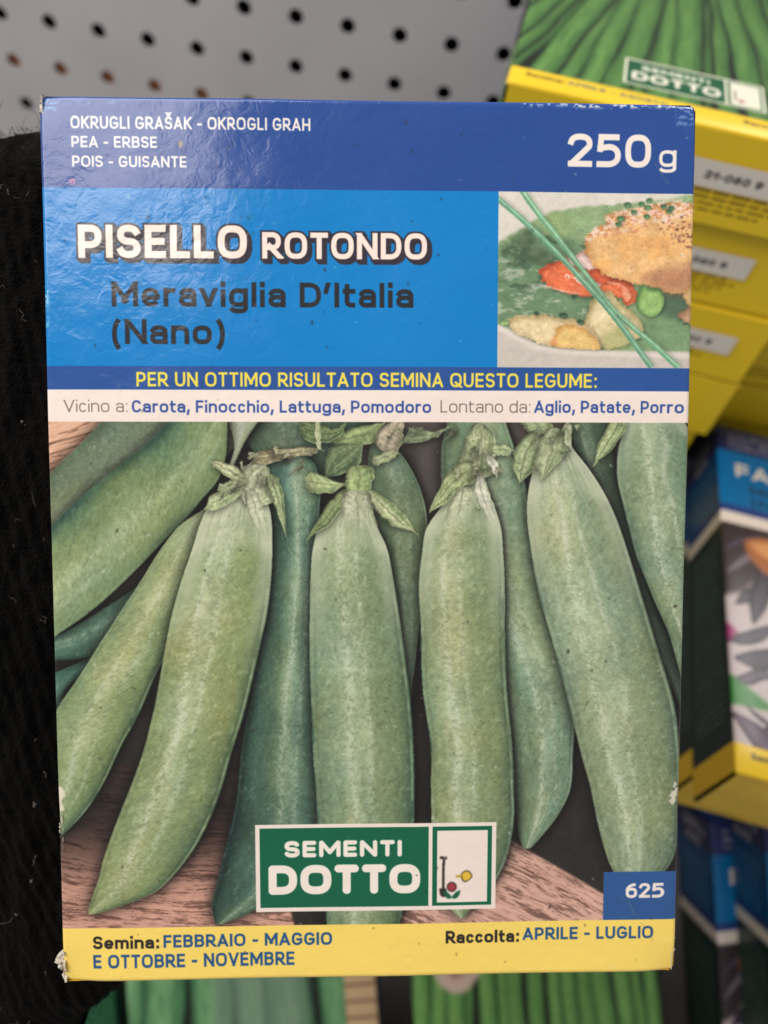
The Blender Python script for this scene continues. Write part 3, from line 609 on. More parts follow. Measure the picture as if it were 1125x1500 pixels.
    sat = smooth(.05, .16, food.max(-1)-food.min(-1)); food = food*(1+(.05+.20*sat)*(gm-.5)+.06*(g2[ys, xs]-.5)+(.05+.07*sat)*(fine[ys, xs]-.5))[..., None]
    food = food+(C(236, 232, 222)-food)*(hi_*.10*sat)[..., None]; food = food+.03
    cv.a[:] = save; cv.a[ys, xs] = food
    # whole photo halves get a faint halftone grain
    cv.a *= (1+.05*(RNG.random((H, W)).astype(np.float32)-.5))[..., None]

    # --- flat colour bands
    NAVY, CYAN, CREAM, YEL = C(36, 76, 150), C(0, 128, 204), C(242, 229, 221), C(252, 222, 110)
    cv.rect(0, 0, BW, HEADER_Y, NAVY); cv.rect(0, HEADER_Y, FOOD_X, SLOGAN_Y, CYAN)
    cv.rect(0, SLOGAN_Y, BW, WHITE_Y, C(40, 84, 156)); cv.rect(0, WHITE_Y, BW, PEA_Y, CREAM)
    cv.rect(0, BAND_Y, BW, BH+1, YEL)
    cv.rect(CODE[0], CODE[1], BW, BAND_Y, C(42, 88, 150))
    x0, y0, x1, y1 = LOGO; GREEN = C(0, 98, 68)
    cv.rect(x0, y0, x1, y1, CREAM)
    k = (x1-x0)/351.0
    cv.rect(x0+6*k, y0+6*k, x0+252*k, y1-6*k, GREEN); cv.rect(x0+258*k, y0+6*k, x1-6*k, y1-6*k, GREEN)
    cv.rect(x0+264.5*k, y0+12*k, x1-12*k, y1-11*k, CREAM)
    def T(txt, a, b, yb, capy, wt, col, **kw):
        (xa, ya), (xb, _) = mm(a, yb), mm(b, yb); cap = ya-mm(a, capy)[1]
        cv.text(txt, xa, xb, ya, cap, wt, col, **kw)
    WH = C(244, 234, 226); DKG = C(38, 38, 44)
    T('OKRUGLI GRAŠAK - OKROGLI GRAH', 103.5, 455, 188, 170.8, .175, WH, gap=.12)
    T('PEA - ERBSE', 105, 230.5, 215.5, 198.8, .175, WH, gap=.12)
    T('POIS - GUISANTE', 106, 274, 244, 227.5, .175, WH, gap=.12)
    T('250', 832, 954, 245, 196.5, .185, WH, gap=.10)
    T('g', 966, 990, 245, 212, .15, WH)
    def title(txt, a, b, yb, capy, wt):
        (xa, ya), (xb, _) = mm(a, yb), mm(b, yb); cap = ya-mm(a, capy)[1]
        ys_, xs_, D_ = cv.text_mask(txt, xa, xb, ya, cap, wt, gap=.10)
        o = D_-3.4*q/9.6*1.0
        shd = np.minimum(o, 1e3)
        for s_ in range(1, 8): shd = np.minimum(shd, np.roll(np.roll(o, s_, 0), s_, 1))
        cv.comp(ys_, xs_, np.clip(.5-shd/1.5, 0, 1), C(48, 44, 56))
        cv.comp(ys_, xs_, np.clip(.5-D_/1.5, 0, 1), C(250, 230, 220))
    title('PISELLO', 115, 363, 377.5, 328.5, .215)
    title('ROTONDO', 385, 626, 379.5, 340.5, .20)
    T('Meraviglia D\u2019Italia', 165, 606, 449, 412.5, .19, DKG, gap=.12, xh=.75)
    T('(Nano)', 166, 331, 504, 467.5, .19, DKG, gap=.11, xh=.75)
    T('PER UN OTTIMO RISULTATO SEMINA QUESTO LEGUME:', 202, 875, 566, 545, .165, C(248, 226, 84), gap=.12)
    BL = C(44, 78, 154); TH = C(96, 84, 84)
    T('Vicino a:', 97, 189, 603, 585.5, .085, TH, gap=.14)
    T('Carota, Finocchio, Lattuga, Pomodoro', 195.5, 632, 604, 586.2, .17, BL, gap=.12)
    T('Lontano da:', 646, 777.5, 604.5, 587, .085, TH, gap=.14)
    T('Aglio, Patate, Porro', 783, 998.5, 605, 587.3, .17, BL, gap=.12)
    NB = C(30, 82, 138); KK = C(32, 30, 28)
    T('Semina:', 139, 236.5, 1389, 1370.5, .20, KK, gap=.10, xh=.72); T('FEBBRAIO - MAGGIO', 242.5, 489, 1386.5, 1368, .19, NB, gap=.12)
    T('E OTTOBRE - NOVEMBRE', 139.5, 434, 1415.5, 1397.5, .19, NB, gap=.12)
    T('Raccolta:', 655.5, 763.5, 1380.5, 1362, .20, KK, gap=.10, xh=.72); T('APRILE - LUGLIO', 768.5, 958.5, 1376, 1358, .19, NB, gap=.12)
    T('625', 919, 973, 1314.5, 1293, .20, WH, gap=.10)
    T('SEMENTI', 419, 591, 1254.5, 1230, .26, C(246, 236, 226), gap=.10, rnd=True)
    T('DOTTO', 396, 618, 1309.5, 1266, .27, C(246, 236, 226), gap=.07, rnd=True)
    # spade and red flower of the emblem's panel
    cv.poly(MM([(650.5,1254),(654,1254),(653,1302),(649.5,1302)]), C(40, 34, 32), 1)
    cv.poly(MM([(646.5,1252),(657,1252.5),(657,1256.5),(646.5,1256)]), C(40, 34, 32), 1)
    cv.poly(MM([(645.5,1299),(656,1299),(657,1308),(652,1313),(647,1309)]), C(46, 40, 36), 1)
    for r_, c_ in ((7.4, (38,30,30)), (6.0, (158,58,68))):
        cv.poly(MM([(664+r_*math.cos(a), 1297+r_*math.sin(a)) for a in np.linspace(0, 6.28, 15)[:-1]]), C(*c_), 1)
    for sx in (-1, 1):
        cv.poly(wob(MM([(664,1313),(664+sx*5,1306),(664+sx*12,1302),(664+sx*11,1309),(664+sx*6,1314)]), 0, 1), C(14, 92, 62), 1)

    # small yellow can of the emblem
    cv.poly(wob(MM([(679,1276),(688,1273),(694,1282),(684,1290),(678,1285)]), 0, 1), C(60, 50, 30), 1)
    cv.poly(wob(MM([(680,1277),(687.5,1274.5),(692.5,1282),(684,1288.5),(679.5,1284)]), 0, 1), C(232, 194, 66), 1)
    for (a, b), (c, d) in (((670,1282),(680,1280)),): cv.poly(MM([(a, b-1.6), (c, d-1.2), (c, d+2), (a, b+1.6)]), C(190, 156, 50), 1)
    # --- scuffs, pinholes, dirt in the varnish (they sit in the print, not in the light)
    rr = random.Random(14)
    for i in range(330):
        X, Y = rr.uniform(1, BW-1), rr.uniform(1, BH-1); r_ = rr.uniform(.06, .20)*(1.6 if rr.random() < .12 else 1); an = rr.uniform(0, 3.1); el = rr.uniform(1, 2.6)
        pts = [(X+r_*(el*math.cos(a)*math.cos(an)-math.sin(a)*math.sin(an)), Y+r_*(el*math.cos(a)*math.sin(an)+math.sin(a)*math.cos(an))) for a in (0, 1, 2.1, 3.1, 4.2, 5.3)]
        cv.poly(pts, C(44, 36, 34) if rr.random() < .68 else C(222, 216, 206), 1, rr.uniform(.35, .85))
    m_ = smooth(.50, .62, fbm(H, W, 7, 3, .6, seed=91))
    def worn(x0, y0, x1, y1, col, a=.9, mod=m_): cv.poly([mm(x0, y0), mm(x1, y0), mm(x1, y1), mm(x0, y1)], C(*col), 2, a, mod)
    worn(840, 157, 1012, 163, (226,222,226)); worn(760, 155, 850, 161, (168,186,220)); worn(66, 149, 190, 157, (80,120,190), .8)
    worn(66, 150, 84, 168, (92,158,214), .8); worn(990, 158, 1016, 185, (120,150,200), .7)
    worn(64, 418, 76, 450, (150,196,232), .9); worn(66, 455, 76, 480, (150,196,232), .7)
    cv.poly(wob(MM([(88,1158),(95,1152),(101,1164),(95,1172),(99,1186),(92,1190),(95,1206),(90,1190)]), .12, 3), C(226,220,200), 1)
    cv.poly(wob(MM([(984,1155),(990,1140),(992,1160),(986,1178),(980,1172)]), .15, 4), C(226,220,205), 1, .9, smooth(.35,.5,fbm(H, W, 6, 2, 1, seed=92)))
    for P in ([(905,1305),(925,1322),(935,1345),(955,1365),(958,1378)], [(262,1440-75),(240,1384),(225,1392)], [(215,1325),(245,1302),(262,1285)], [(165,640-90),(175,562),(180,575)],
              [(960,240),(975,262),(980,270)], [(330,262),(352,300),(372,322)]):
        for (a, b), (c, d) in zip(P, P[1:]):
            cv.poly(MM([(a-.7, b), (a+.7, b+.6), (c+.6, d), (c-.6, d+.4)]), C(150, 142, 128), 1, .55, smooth(.35, .55, g2))
    cv.poly(wob(MM([(262,208),(266,206),(268,213),(264,218)]), .05, 6), C(150,134,110), 1)      # seed hull
    for cxy, c_, r_ in (((106,265.5), (226,110,160), 4.2), ((188,287.5), (150,180,214), 3.0)):
        for rr_, cc in ((r_, c_), (r_*.5, (56,84,150) if r_ > 4 else (30,120,190))):
            cv.poly(MM([(cxy[0]+rr_*math.cos(a), cxy[1]+rr_*math.sin(a)) for a in np.linspace(0, 6.28, 13)[:-1]]), C(*cc), 1, .95)
    return blur(cv.a, 0)

# generic prints for the boxes behind
def sheet_bands(cv, s, header, mid, logo_at=None):
    pass
def paint_beans(W, H, q, seed, fan=.35, months=('APRILE - AGOSTO', 'GIUGNO'), pal=((112,160,70), (70,118,46), (18,34,18)), n=13, wide=1.0):
    cv = Canvas(W, H, q, C(20, 30, 18)); r = random.Random(seed)
    xs0 = np.linspace(-.1*W, 1.1*W, n); order = list(range(n)); r.shuffle(order)
    for i in order:
        xb = xs0[i]+r.uniform(-3, 3); bow = (xb/W-.5)*2; wd = W/n*r.uniform(.52, .78)*wide
        pts = []
        for t in np.linspace(0, 1, 9):
            y = H*t*1.05-4
            x = xb+bow*W*fan*(-(1-t)**1.5*.5+.9*max(0, t-.45)**1.6)+r.uniform(-.5, .5)*2
            pts.append((x, y))
        ysl, xsl, S, A, K, T, wm = cv.strip([(p[0]-wd/1.1, p[1]) for p in pts], [(p[0]+wd/1.1, p[1]) for p in pts])
        z = np.sqrt(np.clip(1-A*A, 0, 1)); g = sample(fbm(500, 200, 10, 3, 3, seed=seed+i), S*480, (A*.5+.5)*150)
        lam = np.clip(z*.9-.2*A+.5*(g-.5), 0, 1)
        col = C(*pal[2])+(C(*pal[1])-C(*pal[2]))*smooth(.1, .6, lam)[..., None]; col = col+(C(*pal[0])-col)*smooth(.6, 1.05, lam)[..., None]*r.uniform(.7, 1)
        cv.a[ysl, xsl] *= (1-.6*blur(K, 3)*(1-K))[..., None]
        v = cv.a[ysl, xsl]; cv.a[ysl, xsl] = v+(col-v)*(blur(K, 1)*(K > 0))[..., None]
    cv.a *= (1+.14*(fbm(cv.h, cv.w, 5, 2, seed=seed)-.5))[..., None]
    return cv
def paint_logo(cv, x0, y0, x1, y1):
    CREAM, GREEN = C(226, 224, 206), C(12, 84, 50); k = (x1-x0)/351.0
    cv.rect(x0, y0, x1, y1, CREAM); cv.rect(x0+6*k, y0+6*k, x0+252*k, y1-6*k, GREEN); cv.rect(x0+258*k, y0+6*k, x1-6*k, y1-6*k, GREEN)
    cv.rect(x0+264.5*k, y0+12*k, x1-12*k, y1-11*k, CREAM)
    cv.text('SEMENTI', x0+42*k, x0+214*k, y0+50*k, 25*k, .26, CREAM, gap=.10, rnd=True)
    cv.text('DOTTO', x0+19*k, x0+241*k, y0+105*k, 43*k, .27, CREAM, gap=.07, rnd=True)
    cv.rect(x0+275*k, y0+50*k, x0+279*k, y0+100*k, C(50, 40, 36)); cv.rect(x0+284*k, y0+92*k, x0+298*k, y0+105*k, C(150, 60, 66))
def bands(cv, title=None, sub=None):
    W, H = cv.W, cv.H; CREAM = C(232, 222, 212)
    cv.rect(0, 0, W, HEADER_Y, C(38, 52, 108)); cv.rect(0, HEADER_Y, W, SLOGAN_Y, C(0, 112, 176)); cv.rect(0, SLOGAN_Y, W, WHITE_Y, C(36, 66, 134)); cv.rect(0, WHITE_Y, W, PEA_Y, CREAM)
    for i, s_ in enumerate(('FAGIOLO', 'BEAN - BOHNE', 'HARICOT')): cv.text(s_, 6, 6+(48, 30, 24)[i], 7+4.1*i, 2.3, .17, CREAM)
    if title: cv.text(title, 8.5, 70, 34.5, 8.8, .22, C(240, 226, 214), gap=.12)
    if sub: cv.text(sub[0], 15, 62, 44.5, 5.2, .19, C(40, 44, 60)); cv.text(sub[1], 15, 48, 52.5, 5.2, .19, C(40, 44, 60))
def yellow_band(cv, m1, m2):
    cv.rect(0, BAND_Y, cv.W, cv.H+1, C(232, 196, 40)); y = BAND_Y+5.2
    cv.text('Semina:', 6, 20, y, 2.6, .20, C(40, 36, 28)); cv.text(m1, 21, 57, y, 2.6, .19, C(40, 84, 120))
    cv.text('Raccolta:', 84, 100, y, 2.6, .20, C(40, 36, 28)); cv.text(m2, 101, 128, y, 2.6, .19, C(40, 84, 120))
def paint_end(W=135., D=36., q=5., sticker=True):
    cv = Canvas(W, D, q, C(250, 218, 44)); r = random.Random(3)
    for k, (y, x0, x1) in enumerate(((24.5, 8, 60), (27, 8, 52), (29.5, 10, 58), (24.5, 70, 112), (27, 72, 108), (29.5, 70, 104), (22, 62, 108))):
        x = x0
        while x < x1:
            l = r.uniform(2, 7); cv.rect(x, y, min(x+l, x1), y+1.1, C(140, 112, 20)); x += l+1.0
    return cv
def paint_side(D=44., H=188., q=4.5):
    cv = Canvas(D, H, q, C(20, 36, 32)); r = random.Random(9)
    cv.rect(0, 0, D, HEADER_Y, C(28, 34, 68)); cv.rect(0, HEADER_Y, D, SLOGAN_Y, C(0, 54, 92)); cv.rect(0, SLOGAN_Y, D, WHITE_Y, C(28, 46, 92)); cv.rect(0, WHITE_Y, D, PEA_Y, C(176, 168, 152))  # dark print; shade of the turned-away sides is mixed into these band colours
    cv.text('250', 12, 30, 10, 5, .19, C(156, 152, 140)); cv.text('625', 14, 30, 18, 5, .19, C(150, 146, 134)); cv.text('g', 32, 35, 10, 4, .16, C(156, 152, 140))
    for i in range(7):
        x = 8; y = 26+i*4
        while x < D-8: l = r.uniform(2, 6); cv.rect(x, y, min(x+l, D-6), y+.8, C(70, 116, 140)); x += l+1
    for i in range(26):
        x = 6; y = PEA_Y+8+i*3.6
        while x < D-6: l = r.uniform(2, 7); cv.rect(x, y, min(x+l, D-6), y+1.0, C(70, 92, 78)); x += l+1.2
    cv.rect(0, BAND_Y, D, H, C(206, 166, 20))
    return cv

# ------------------------------------------------------------------ object helpers
def link(name, me, parent=None, mats=()):
    o = bpy.data.objects.new(name, me); COL.objects.link(o)
    for m in mats:
        if m.name not in [x.name for x in me.materials]: me.materials.append(m)
    if parent: o.parent = parent
    return o
def empty(name, M, label, cat, group=None):
    o = bpy.data.objects.new(name, None); COL.objects.link(o); o.matrix_world = M; o.empty_display_size = .02
    o['label'] = label; o['category'] = cat
    if group: o['group'] = group
    return o
def frame(origin, ex, ey, ez):                  # columns = local axes in world
    M = Matrix.Identity(4)
    for c, v in enumerate((ex, ey, ez, origin)):
        for r_ in range(3): M[r_][c] = float(v[r_])
    return M
def smooth_me(me): me.polygons.foreach_set('use_smooth', [True]*len(me.polygons))
def grid_mesh(name, P, UV=None, keep=None, closed=False):
    """P: rows x cols x 3 grid of points"""
    r_, c_ = P.shape[:2]; idx = np.arange(r_*c_).reshape(r_, c_)
    F = np.stack([idx[:-1, :-1], idx[1:, :-1], idx[1:, 1:], idx[:-1, 1:]], -1)
    if keep is not None: F = F[keep]
    F = F.reshape(-1, 4); used, inv = np.unique(F, return_inverse=True); inv = inv.reshape(-1, 4)
    me = bpy.data.meshes.new(name); me.from_pydata(P.reshape(-1, 3)[used].tolist(), [], inv.tolist())
    if UV is not None:
        uv = me.uv_layers.new(name='UVMap'); u = UV.reshape(-1, 2)[used][inv.ravel()]; uv.data.foreach_set('uv', u.astype(np.float32).ravel())
    smooth_me(me); me.update(); return me

mm_ = .001
# ------------------------------------------------------------------ 1. the pea box held in front of the shelf
K_ = np.diag([1/FPX, 1/FPX, 1]); Mx = K_ @ HM; ea, eb, et = Mx.T
scale = (np.linalg.norm(ea)+np.linalg.norm(eb))/2
ea_, eb_ = ea/np.linalg.norm(ea), eb/np.linalg.norm(eb); eb_ -= (ea_@eb_)*ea_/2; ea_ -= (ea_@eb_)*ea_/2
ea_ /= np.linalg.norm(ea_); eb_ /= np.linalg.norm(eb_); org = et/scale*.001
EX, EYd = cw(ea_), cw(eb_); EN = np.cross(EYd, EX)       # right, down the front, out towards the viewer
if cw(-org) @ EN < 0: EN = -EN
FR = frame(cw(org)+LIFT, EX, EN*-1, -EYd)                # local x right, y into the box, z up; origin = top left corner
pea = empty('seed_box', FR, 'blue and yellow pea seed box with large green pods, held up in front of everything', 'seed box')

FRONT = printed('printed_front_card', paint_front(), rough=.17, spec=.62)
CARD = plain('torn_grey_card', (206, 198, 184), .9, .2, .12, 400)

nu = 110; nv = 150
ub = sorted(set([0, BW, FOOD_X, LOGO[0], LOGO[2], CODE[0]]+[.15, .35, .6, .9, BW-.15, BW-.35, BW-.6, BW-.9]+list(np.linspace(1.2, BW-1.2, nu))))
vb = sorted(set([0, BH, HEADER_Y, SLOGAN_Y, WHITE_Y, PEA_Y, BAND_Y, LOGO[1], LOGO[3], CODE[1]]+[.15, .35, .6, .9, BH-.15, BH-.35, BH-.6, BH-.9]+list(np.linspace(1.2, BH-1.2, nv))))
def dedupe(a, must):
    o = []
    for x in a:
        if o and x-o[-1] < .12 and not any(abs(x-m) < 1e-6 for m in must): continue
        o.append(x)
    return np.array(o)
ub = dedupe(ub, [0, BW, FOOD_X, LOGO[0], LOGO[2], CODE[0]]); vb = dedupe(vb, [0, BH, HEADER_Y, SLOGAN_Y, WHITE_Y, PEA_Y, BAND_Y, LOGO[1], LOGO[3], CODE[1]])
UU, VV = np.meshgrid(ub, vb)
def front_depth(U, V):
    r = .95
    def edge(d, rr): d = np.clip(rr-d, 0, rr); return rr-np.sqrt(np.maximum(rr*rr-d*d, 0))
    y = np.maximum(edge(U, r), edge(BW-U, r))+np.maximum(edge(V, r), edge(BH-V, r))*.9
    y = y-.9*np.sin(np.pi*U/BW)*np.sin(np.pi*V/BH)+.10*np.sin(U*.11+V*.05)+.08*np.sin(V*.09-1)
    # dents at the worn corners
    for (cx_, cy_, a, s) in ((0, BH, .9, 3.5), (BW, BH, .8, 3.0), (0, 0, .7, 2.5), (BW, 0, .7, 3), (1, 152, .35, 3), (BW-1, 150, .3, 3)):
        y = y+a*np.exp(-((U-cx_)**2+(V-cy_)**2)/(2*s*s))
    return y
GR = .6                                         # the card's folds stand a little outside the printed face
def grow(U, L): return U+GR*(smooth(L-6, L, U)-smooth(6, 0, U))
PP = np.stack([grow(UU, BW)*mm_, front_depth(UU, VV)*mm_, -grow(VV, BH)*mm_], -1); UVg = np.stack([UU/BW, 1-VV/BH], -1)
cu = (ub[:-1]+ub[1:])/2; cvv = (vb[:-1]+vb[1:])/2; CU, CV = np.meshgrid(cu, cvv)
inl = (CU > LOGO[0]) & (CU < LOGO[2]) & (CV > LOGO[1]) & (CV < LOGO[3]); inc = (CU > CODE[0]) & (CV > CODE[1]) & (CV < BAND_Y)
regions = [('header_band', CV < HEADER_Y, 'navy top band with six plant names and 250 g'),
           ('title_band', (CV > HEADER_Y) & (CV < SLOGAN_Y) & (CU < FOOD_X), 'bright blue title band with outlined cream title'),
           ('food_picture', (CV > HEADER_Y) & (CV < SLOGAN_Y) & (CU > FOOD_X), 'small picture of a fish and vegetable dish with chives'),
           ('slogan_band', (CV > SLOGAN_Y) & (CV < WHITE_Y), 'narrow blue band with yellow slogan'),
           ('companion_band', (CV > WHITE_Y) & (CV < PEA_Y), 'cream band naming companion plants'),
           ('pod_picture', (CV > PEA_Y) & (CV < BAND_Y) & ~inl & ~inc, 'large picture of green pea pods on wood'),
           ('brand_logo', inl, 'green logo plate with cream border'),
           ('code_square', inc, 'blue square numbered 625'),
           ('month_band', CV > BAND_Y, 'yellow bottom band with sowing months')]
for nm, k, lb in regions:
    o = link(nm, grid_mesh(nm, PP, UVg, k), pea, (FRONT,)); o['label'] = lb

def face(name, parent, pts, m, uv=True, n=(2, 2), label=None):
    """bilinear grid face from 4 corners (tl, tr, br, bl)"""
    a, b, c, d = [np.array(p, float) for p in pts]
    V, U = np.meshgrid(np.linspace(0, 1, n[1]), np.linspace(0, 1, n[0]), indexing='ij')
    P = (a*(1-U)[..., None]+b*U[..., None])*(1-V)[..., None]+(d*(1-U)[..., None]+c*U[..., None])*V[..., None]
    o = link(name, grid_mesh(name, P, np.stack([U, 1-V], -1)), parent, (m,))
    if label: o['label'] = label
    return o
SIDE = printed('shaded_side_print', paint_side().a, .3, .5, glossy=False)
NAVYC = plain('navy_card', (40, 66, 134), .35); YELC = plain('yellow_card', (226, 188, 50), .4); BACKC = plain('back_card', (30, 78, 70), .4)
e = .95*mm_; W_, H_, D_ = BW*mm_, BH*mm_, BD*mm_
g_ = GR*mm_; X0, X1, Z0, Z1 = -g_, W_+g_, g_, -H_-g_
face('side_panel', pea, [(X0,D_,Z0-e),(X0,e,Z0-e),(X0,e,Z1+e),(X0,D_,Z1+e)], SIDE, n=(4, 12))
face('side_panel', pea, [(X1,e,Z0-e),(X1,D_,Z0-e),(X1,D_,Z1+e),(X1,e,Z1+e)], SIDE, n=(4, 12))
face('top_flap', pea, [(X0+e,D_,Z0),(X1-e,D_,Z0),(X1-e,e*.9,Z0),(X0+e,e*.9,Z0)], NAVYC, n=(12, 4))
face('bottom_flap', pea, [(X0+e,e*.9,Z1),(X1-e,e*.9,Z1),(X1-e,D_,Z1),(X0+e,D_,Z1)], YELC, n=(12, 4))
face('back_panel', pea, [(X1,D_,Z0),(X0,D_,Z0),(X0,D_,Z1),(X1,D_,Z1)], BACKC, n=(4, 4))
# torn fibrous card at the corners
def shred(name, spots, seed, parent, m, kind=None, label=None):
    r = random.Random(seed); bm = bmesh.new()
    for (x, y, z, n_, sz, up) in spots:
        for i in range(n_):
            c = Vector((x+r.gauss(0, sz*.35), y+r.gauss(0, sz*.25), z+r.gauss(0, sz*up))); k = r.randint(4, 6)
            ax = Vector((r.gauss(0, .5), -1, r.gauss(0, .5))).normalized(); t1 = ax.orthogonal().normalized(); t2 = ax.cross(t1); s_ = sz*r.uniform(.15, .5)
            ring = [bm.verts.new(c+(t1*math.cos(j*6.283/k)+t2*math.sin(j*6.283/k))*s_*r.uniform(.4, 1.2)) for j in range(k)]
            tip = bm.verts.new(c+ax*s_*r.uniform(.2, .5)); low = bm.verts.new(c-ax*s_*.4)
            for j in range(k): bm.faces.new((ring[j], ring[(j+1) % k], tip)); bm.faces.new((ring[(j+1) % k], ring[j], low))
    me = bpy.data.meshes.new(name); bm.to_mesh(me); bm.free()
    o = link(name, me, parent, (m,))
    if label: o['label'] = label
    return o
mm3 = lambda u, v, y=0: (u*mm_, y*mm_, -v*mm_)
def crumple(name, u0, u1, v0, v1, y0, seed, label, taper=1.0, amp=1.0):
    """ragged scrap of peeled card, standing a little off the corner; millimetres on the box front"""
    n, m = 12, 22; a = fbm(m, n, 4, 3, 1, seed=seed)-.5; b_ = fbm(m, n, 3, 3, 1, seed=seed+1)-.5; r = random.Random(seed); P = np.zeros((m, n, 3))
    for i in range(m):
        t = i/(m-1); wl = (math.sin(math.pi*min(1, max(0, .06+t*.9)))**.7)*(1+r.uniform(-.35, .3)); ce = (u0+u1)/2+(u1-u0)*.15*math.sin(t*5+seed)
        for j in range(n):
            q_ = j/(n-1); u = u1-(u1-u0)*q_*wl
            P[i, j] = (u+b_[i, j]*.5*amp, y0+1.5*q_+a[i, j]*3.0*amp, -(v0+(v1-v0)*t+b_[i, j]*1.0*amp))
    P *= mm_
    Q = P.copy(); Q[..., 1] += .0004
    V = np.concatenate([P, Q[:, ::-1]], 1); V = np.concatenate([V, V[:, :1]], 1)
    me = grid_mesh(name, V); o = link(name, me, pea, (CARD,)); o['label'] = label; me.polygons.foreach_set('use_smooth', [False]*len(me.polygons)); return o
crumple('torn_corner', -2.2, .3, 181.6, 188.3, .1, 5, 'torn whitish bottom left corner')
crumple('worn_edge', -.9, .3, 150.6, 158.5, .15, 6, 'scuffed pale spot on left edge', amp=.35)
crumple('worn_corner', -1.0, .2, -1.3, 4.6, .1, 8, 'frayed pale top left corner', amp=.4)
crumple('worn_corner', BW+1.0, BW-.2, BH-9, BH+.1, .3, 9, 'frayed pale bottom right corner', amp=.4)

# ------------------------------------------------------------------ 2. the black knitted wool behind its left edge
def wool_point(s, a):
    """s 0..1 along the sleeve from top to bottom, a angle round it (camera space)"""
    yy = -.0985+.236*s
    cxx = -.0885-.004*math.sin(s*3.1)+.022*max(0, s-.72)
    r = .0335*(math.sin(min(1, s/.085)*math.pi/2)**.6)*(1-.10*math.cos(s*7))
    r *= math.sqrt(max(0, 1-max(0, (s-.93)/.07)**2))**.8 if s > .93 else 1
    rz = r*.72
    z0 = .196+.012*s
    rib = .00026*math.sin(a*64+s*110)*min(1, s*12)+.0006*math.sin(a*5+s*9)
    return np.array([cxx+(r+rib)*math.cos(a), yy+.016*max(0, s-.8)/.2*(-math.cos(a)), z0-(rz+rib)*math.sin(a)])
r_s, r_a = 260, 420
WP = np.array([[cw(wool_point(s, a))+LIFT for a in np.linspace(0, 2*math.pi, r_a)] for s in np.linspace(0.001, .9995, r_s)])
nz = fbm(r_s, r_a, 9, 3, seed=77)[..., None]-.5
ctr = WP.mean(1, keepdims=True); dr = WP-ctr; dr /= np.linalg.norm(dr, axis=2, keepdims=True)+1e-9
nz[:, -1] = nz[:, 0]; WP = WP+dr*nz*.0035
wm_, nt, b = nmat('black_wool', .95, .08)
tc, no, cr = noise_col(nt, b, (.0006, .0006, .0006), (.0042, .0036, .0032), 700, detail=6, lo=.4, hi=.75)
bump(nt, b, 1400, 1.0, .0012, 4)
b.inputs['Sheen Weight'].default_value = .012; b.inputs['Sheen Roughness'].default_value = .6
knit = empty('knitted_garment', frame(ctr[r_s//2, 0], (1,0,0), (0,1,0), (0,0,1)), 'black fuzzy knitted wool garment filling the left edge behind the pea box', 'knitwear')
def world_child(o): o.matrix_parent_inverse = knit.matrix_world.inverted()
body = link('knitted_body', grid_mesh('knitted_body', WP), knit, (wm_,)); world_child(body)
def hairs(name, n, seed, lo, hi, rad, m, s0=0, s1=1, curl=.5, lift=1.0):
    r = random.Random(seed); V = []; Fc = []
    for _ in range(n):
        i = int(r.uniform(s0, s1)*(r_s-1)); j = int(r.uniform(0, 1)*(r_a-2)); p = WP[i, j]; nrm = dr[i, j]
        d = nrm*lift+np.array([r.gauss(0, 1) for _ in range(3)])*.8; d /= np.linalg.norm(d); L = r.uniform(lo, hi); p = p-nrm*.0002; pts = [p]
        for k in range(5):
            d = d+np.array([r.gauss(0, 1) for _ in range(3)])*curl; d /= np.linalg.norm(d); p = p+d*L/5; pts.append(p)
        base = len(V)
        for k, q_ in enumerate(pts):
            t = pts[min(k+1, 5)]-pts[max(k-1, 0)]; t /= np.linalg.norm(t)+1e-9; u = np.cross(t, (.3, .5, .8)); u /= np.linalg.norm(u)+1e-9; v = np.cross(t, u)
            rr_ = rad*(1-.5*k/5)
            for a in range(3): V.append(q_+(u*math.cos(a*2.094)+v*math.sin(a*2.094))*rr_)
        for k in range(5):
            for a in range(3):
                b0 = base+k*3; Fc.append((b0+a, b0+(a+1) % 3, b0+3+(a+1) % 3, b0+3+a))
    me = bpy.data.meshes.new(name); me.from_pydata([tuple(v) for v in V], [], Fc); smooth_me(me)
    o = link(name, me, knit, (m,)); world_child(o); o['kind'] = 'stuff'; return o
fz, nt, b = nmat('wool_fibre', .9, .1); b.inputs['Base Color'].default_value = (.006, .0055, .005, 1)
lt, nt, b = nmat('pale_lint', .9, .1); b.inputs['Base Color'].default_value = (.20, .17, .14, 1)
hairs('fuzz', 9000, 1, .002, .006, .000055, fz)
hairs('fuzz_loose', 160, 2, .006, .013, .00007, fz, 0, .10, .7, 1.6)
hairs('lint', 420, 3, .0012, .0065, .00006, lt, .02, 1, 1.0, .5)
shl = [(*(np.array(WP[int(s*r_s), int(a*r_a)]) -  ctr[r_s//2, 0]), 5, .0010, .5) for s, a in ((.28, .26), (.33, .22), (.52, .3), (.63, .25), (.72, .22), (.80, .24), (.84, .27), (.60, .33), (.45, .23))]
shred('lint_ball', shl, 12, knit, lt, label='small pale lint balls')['kind'] = 'stuff'

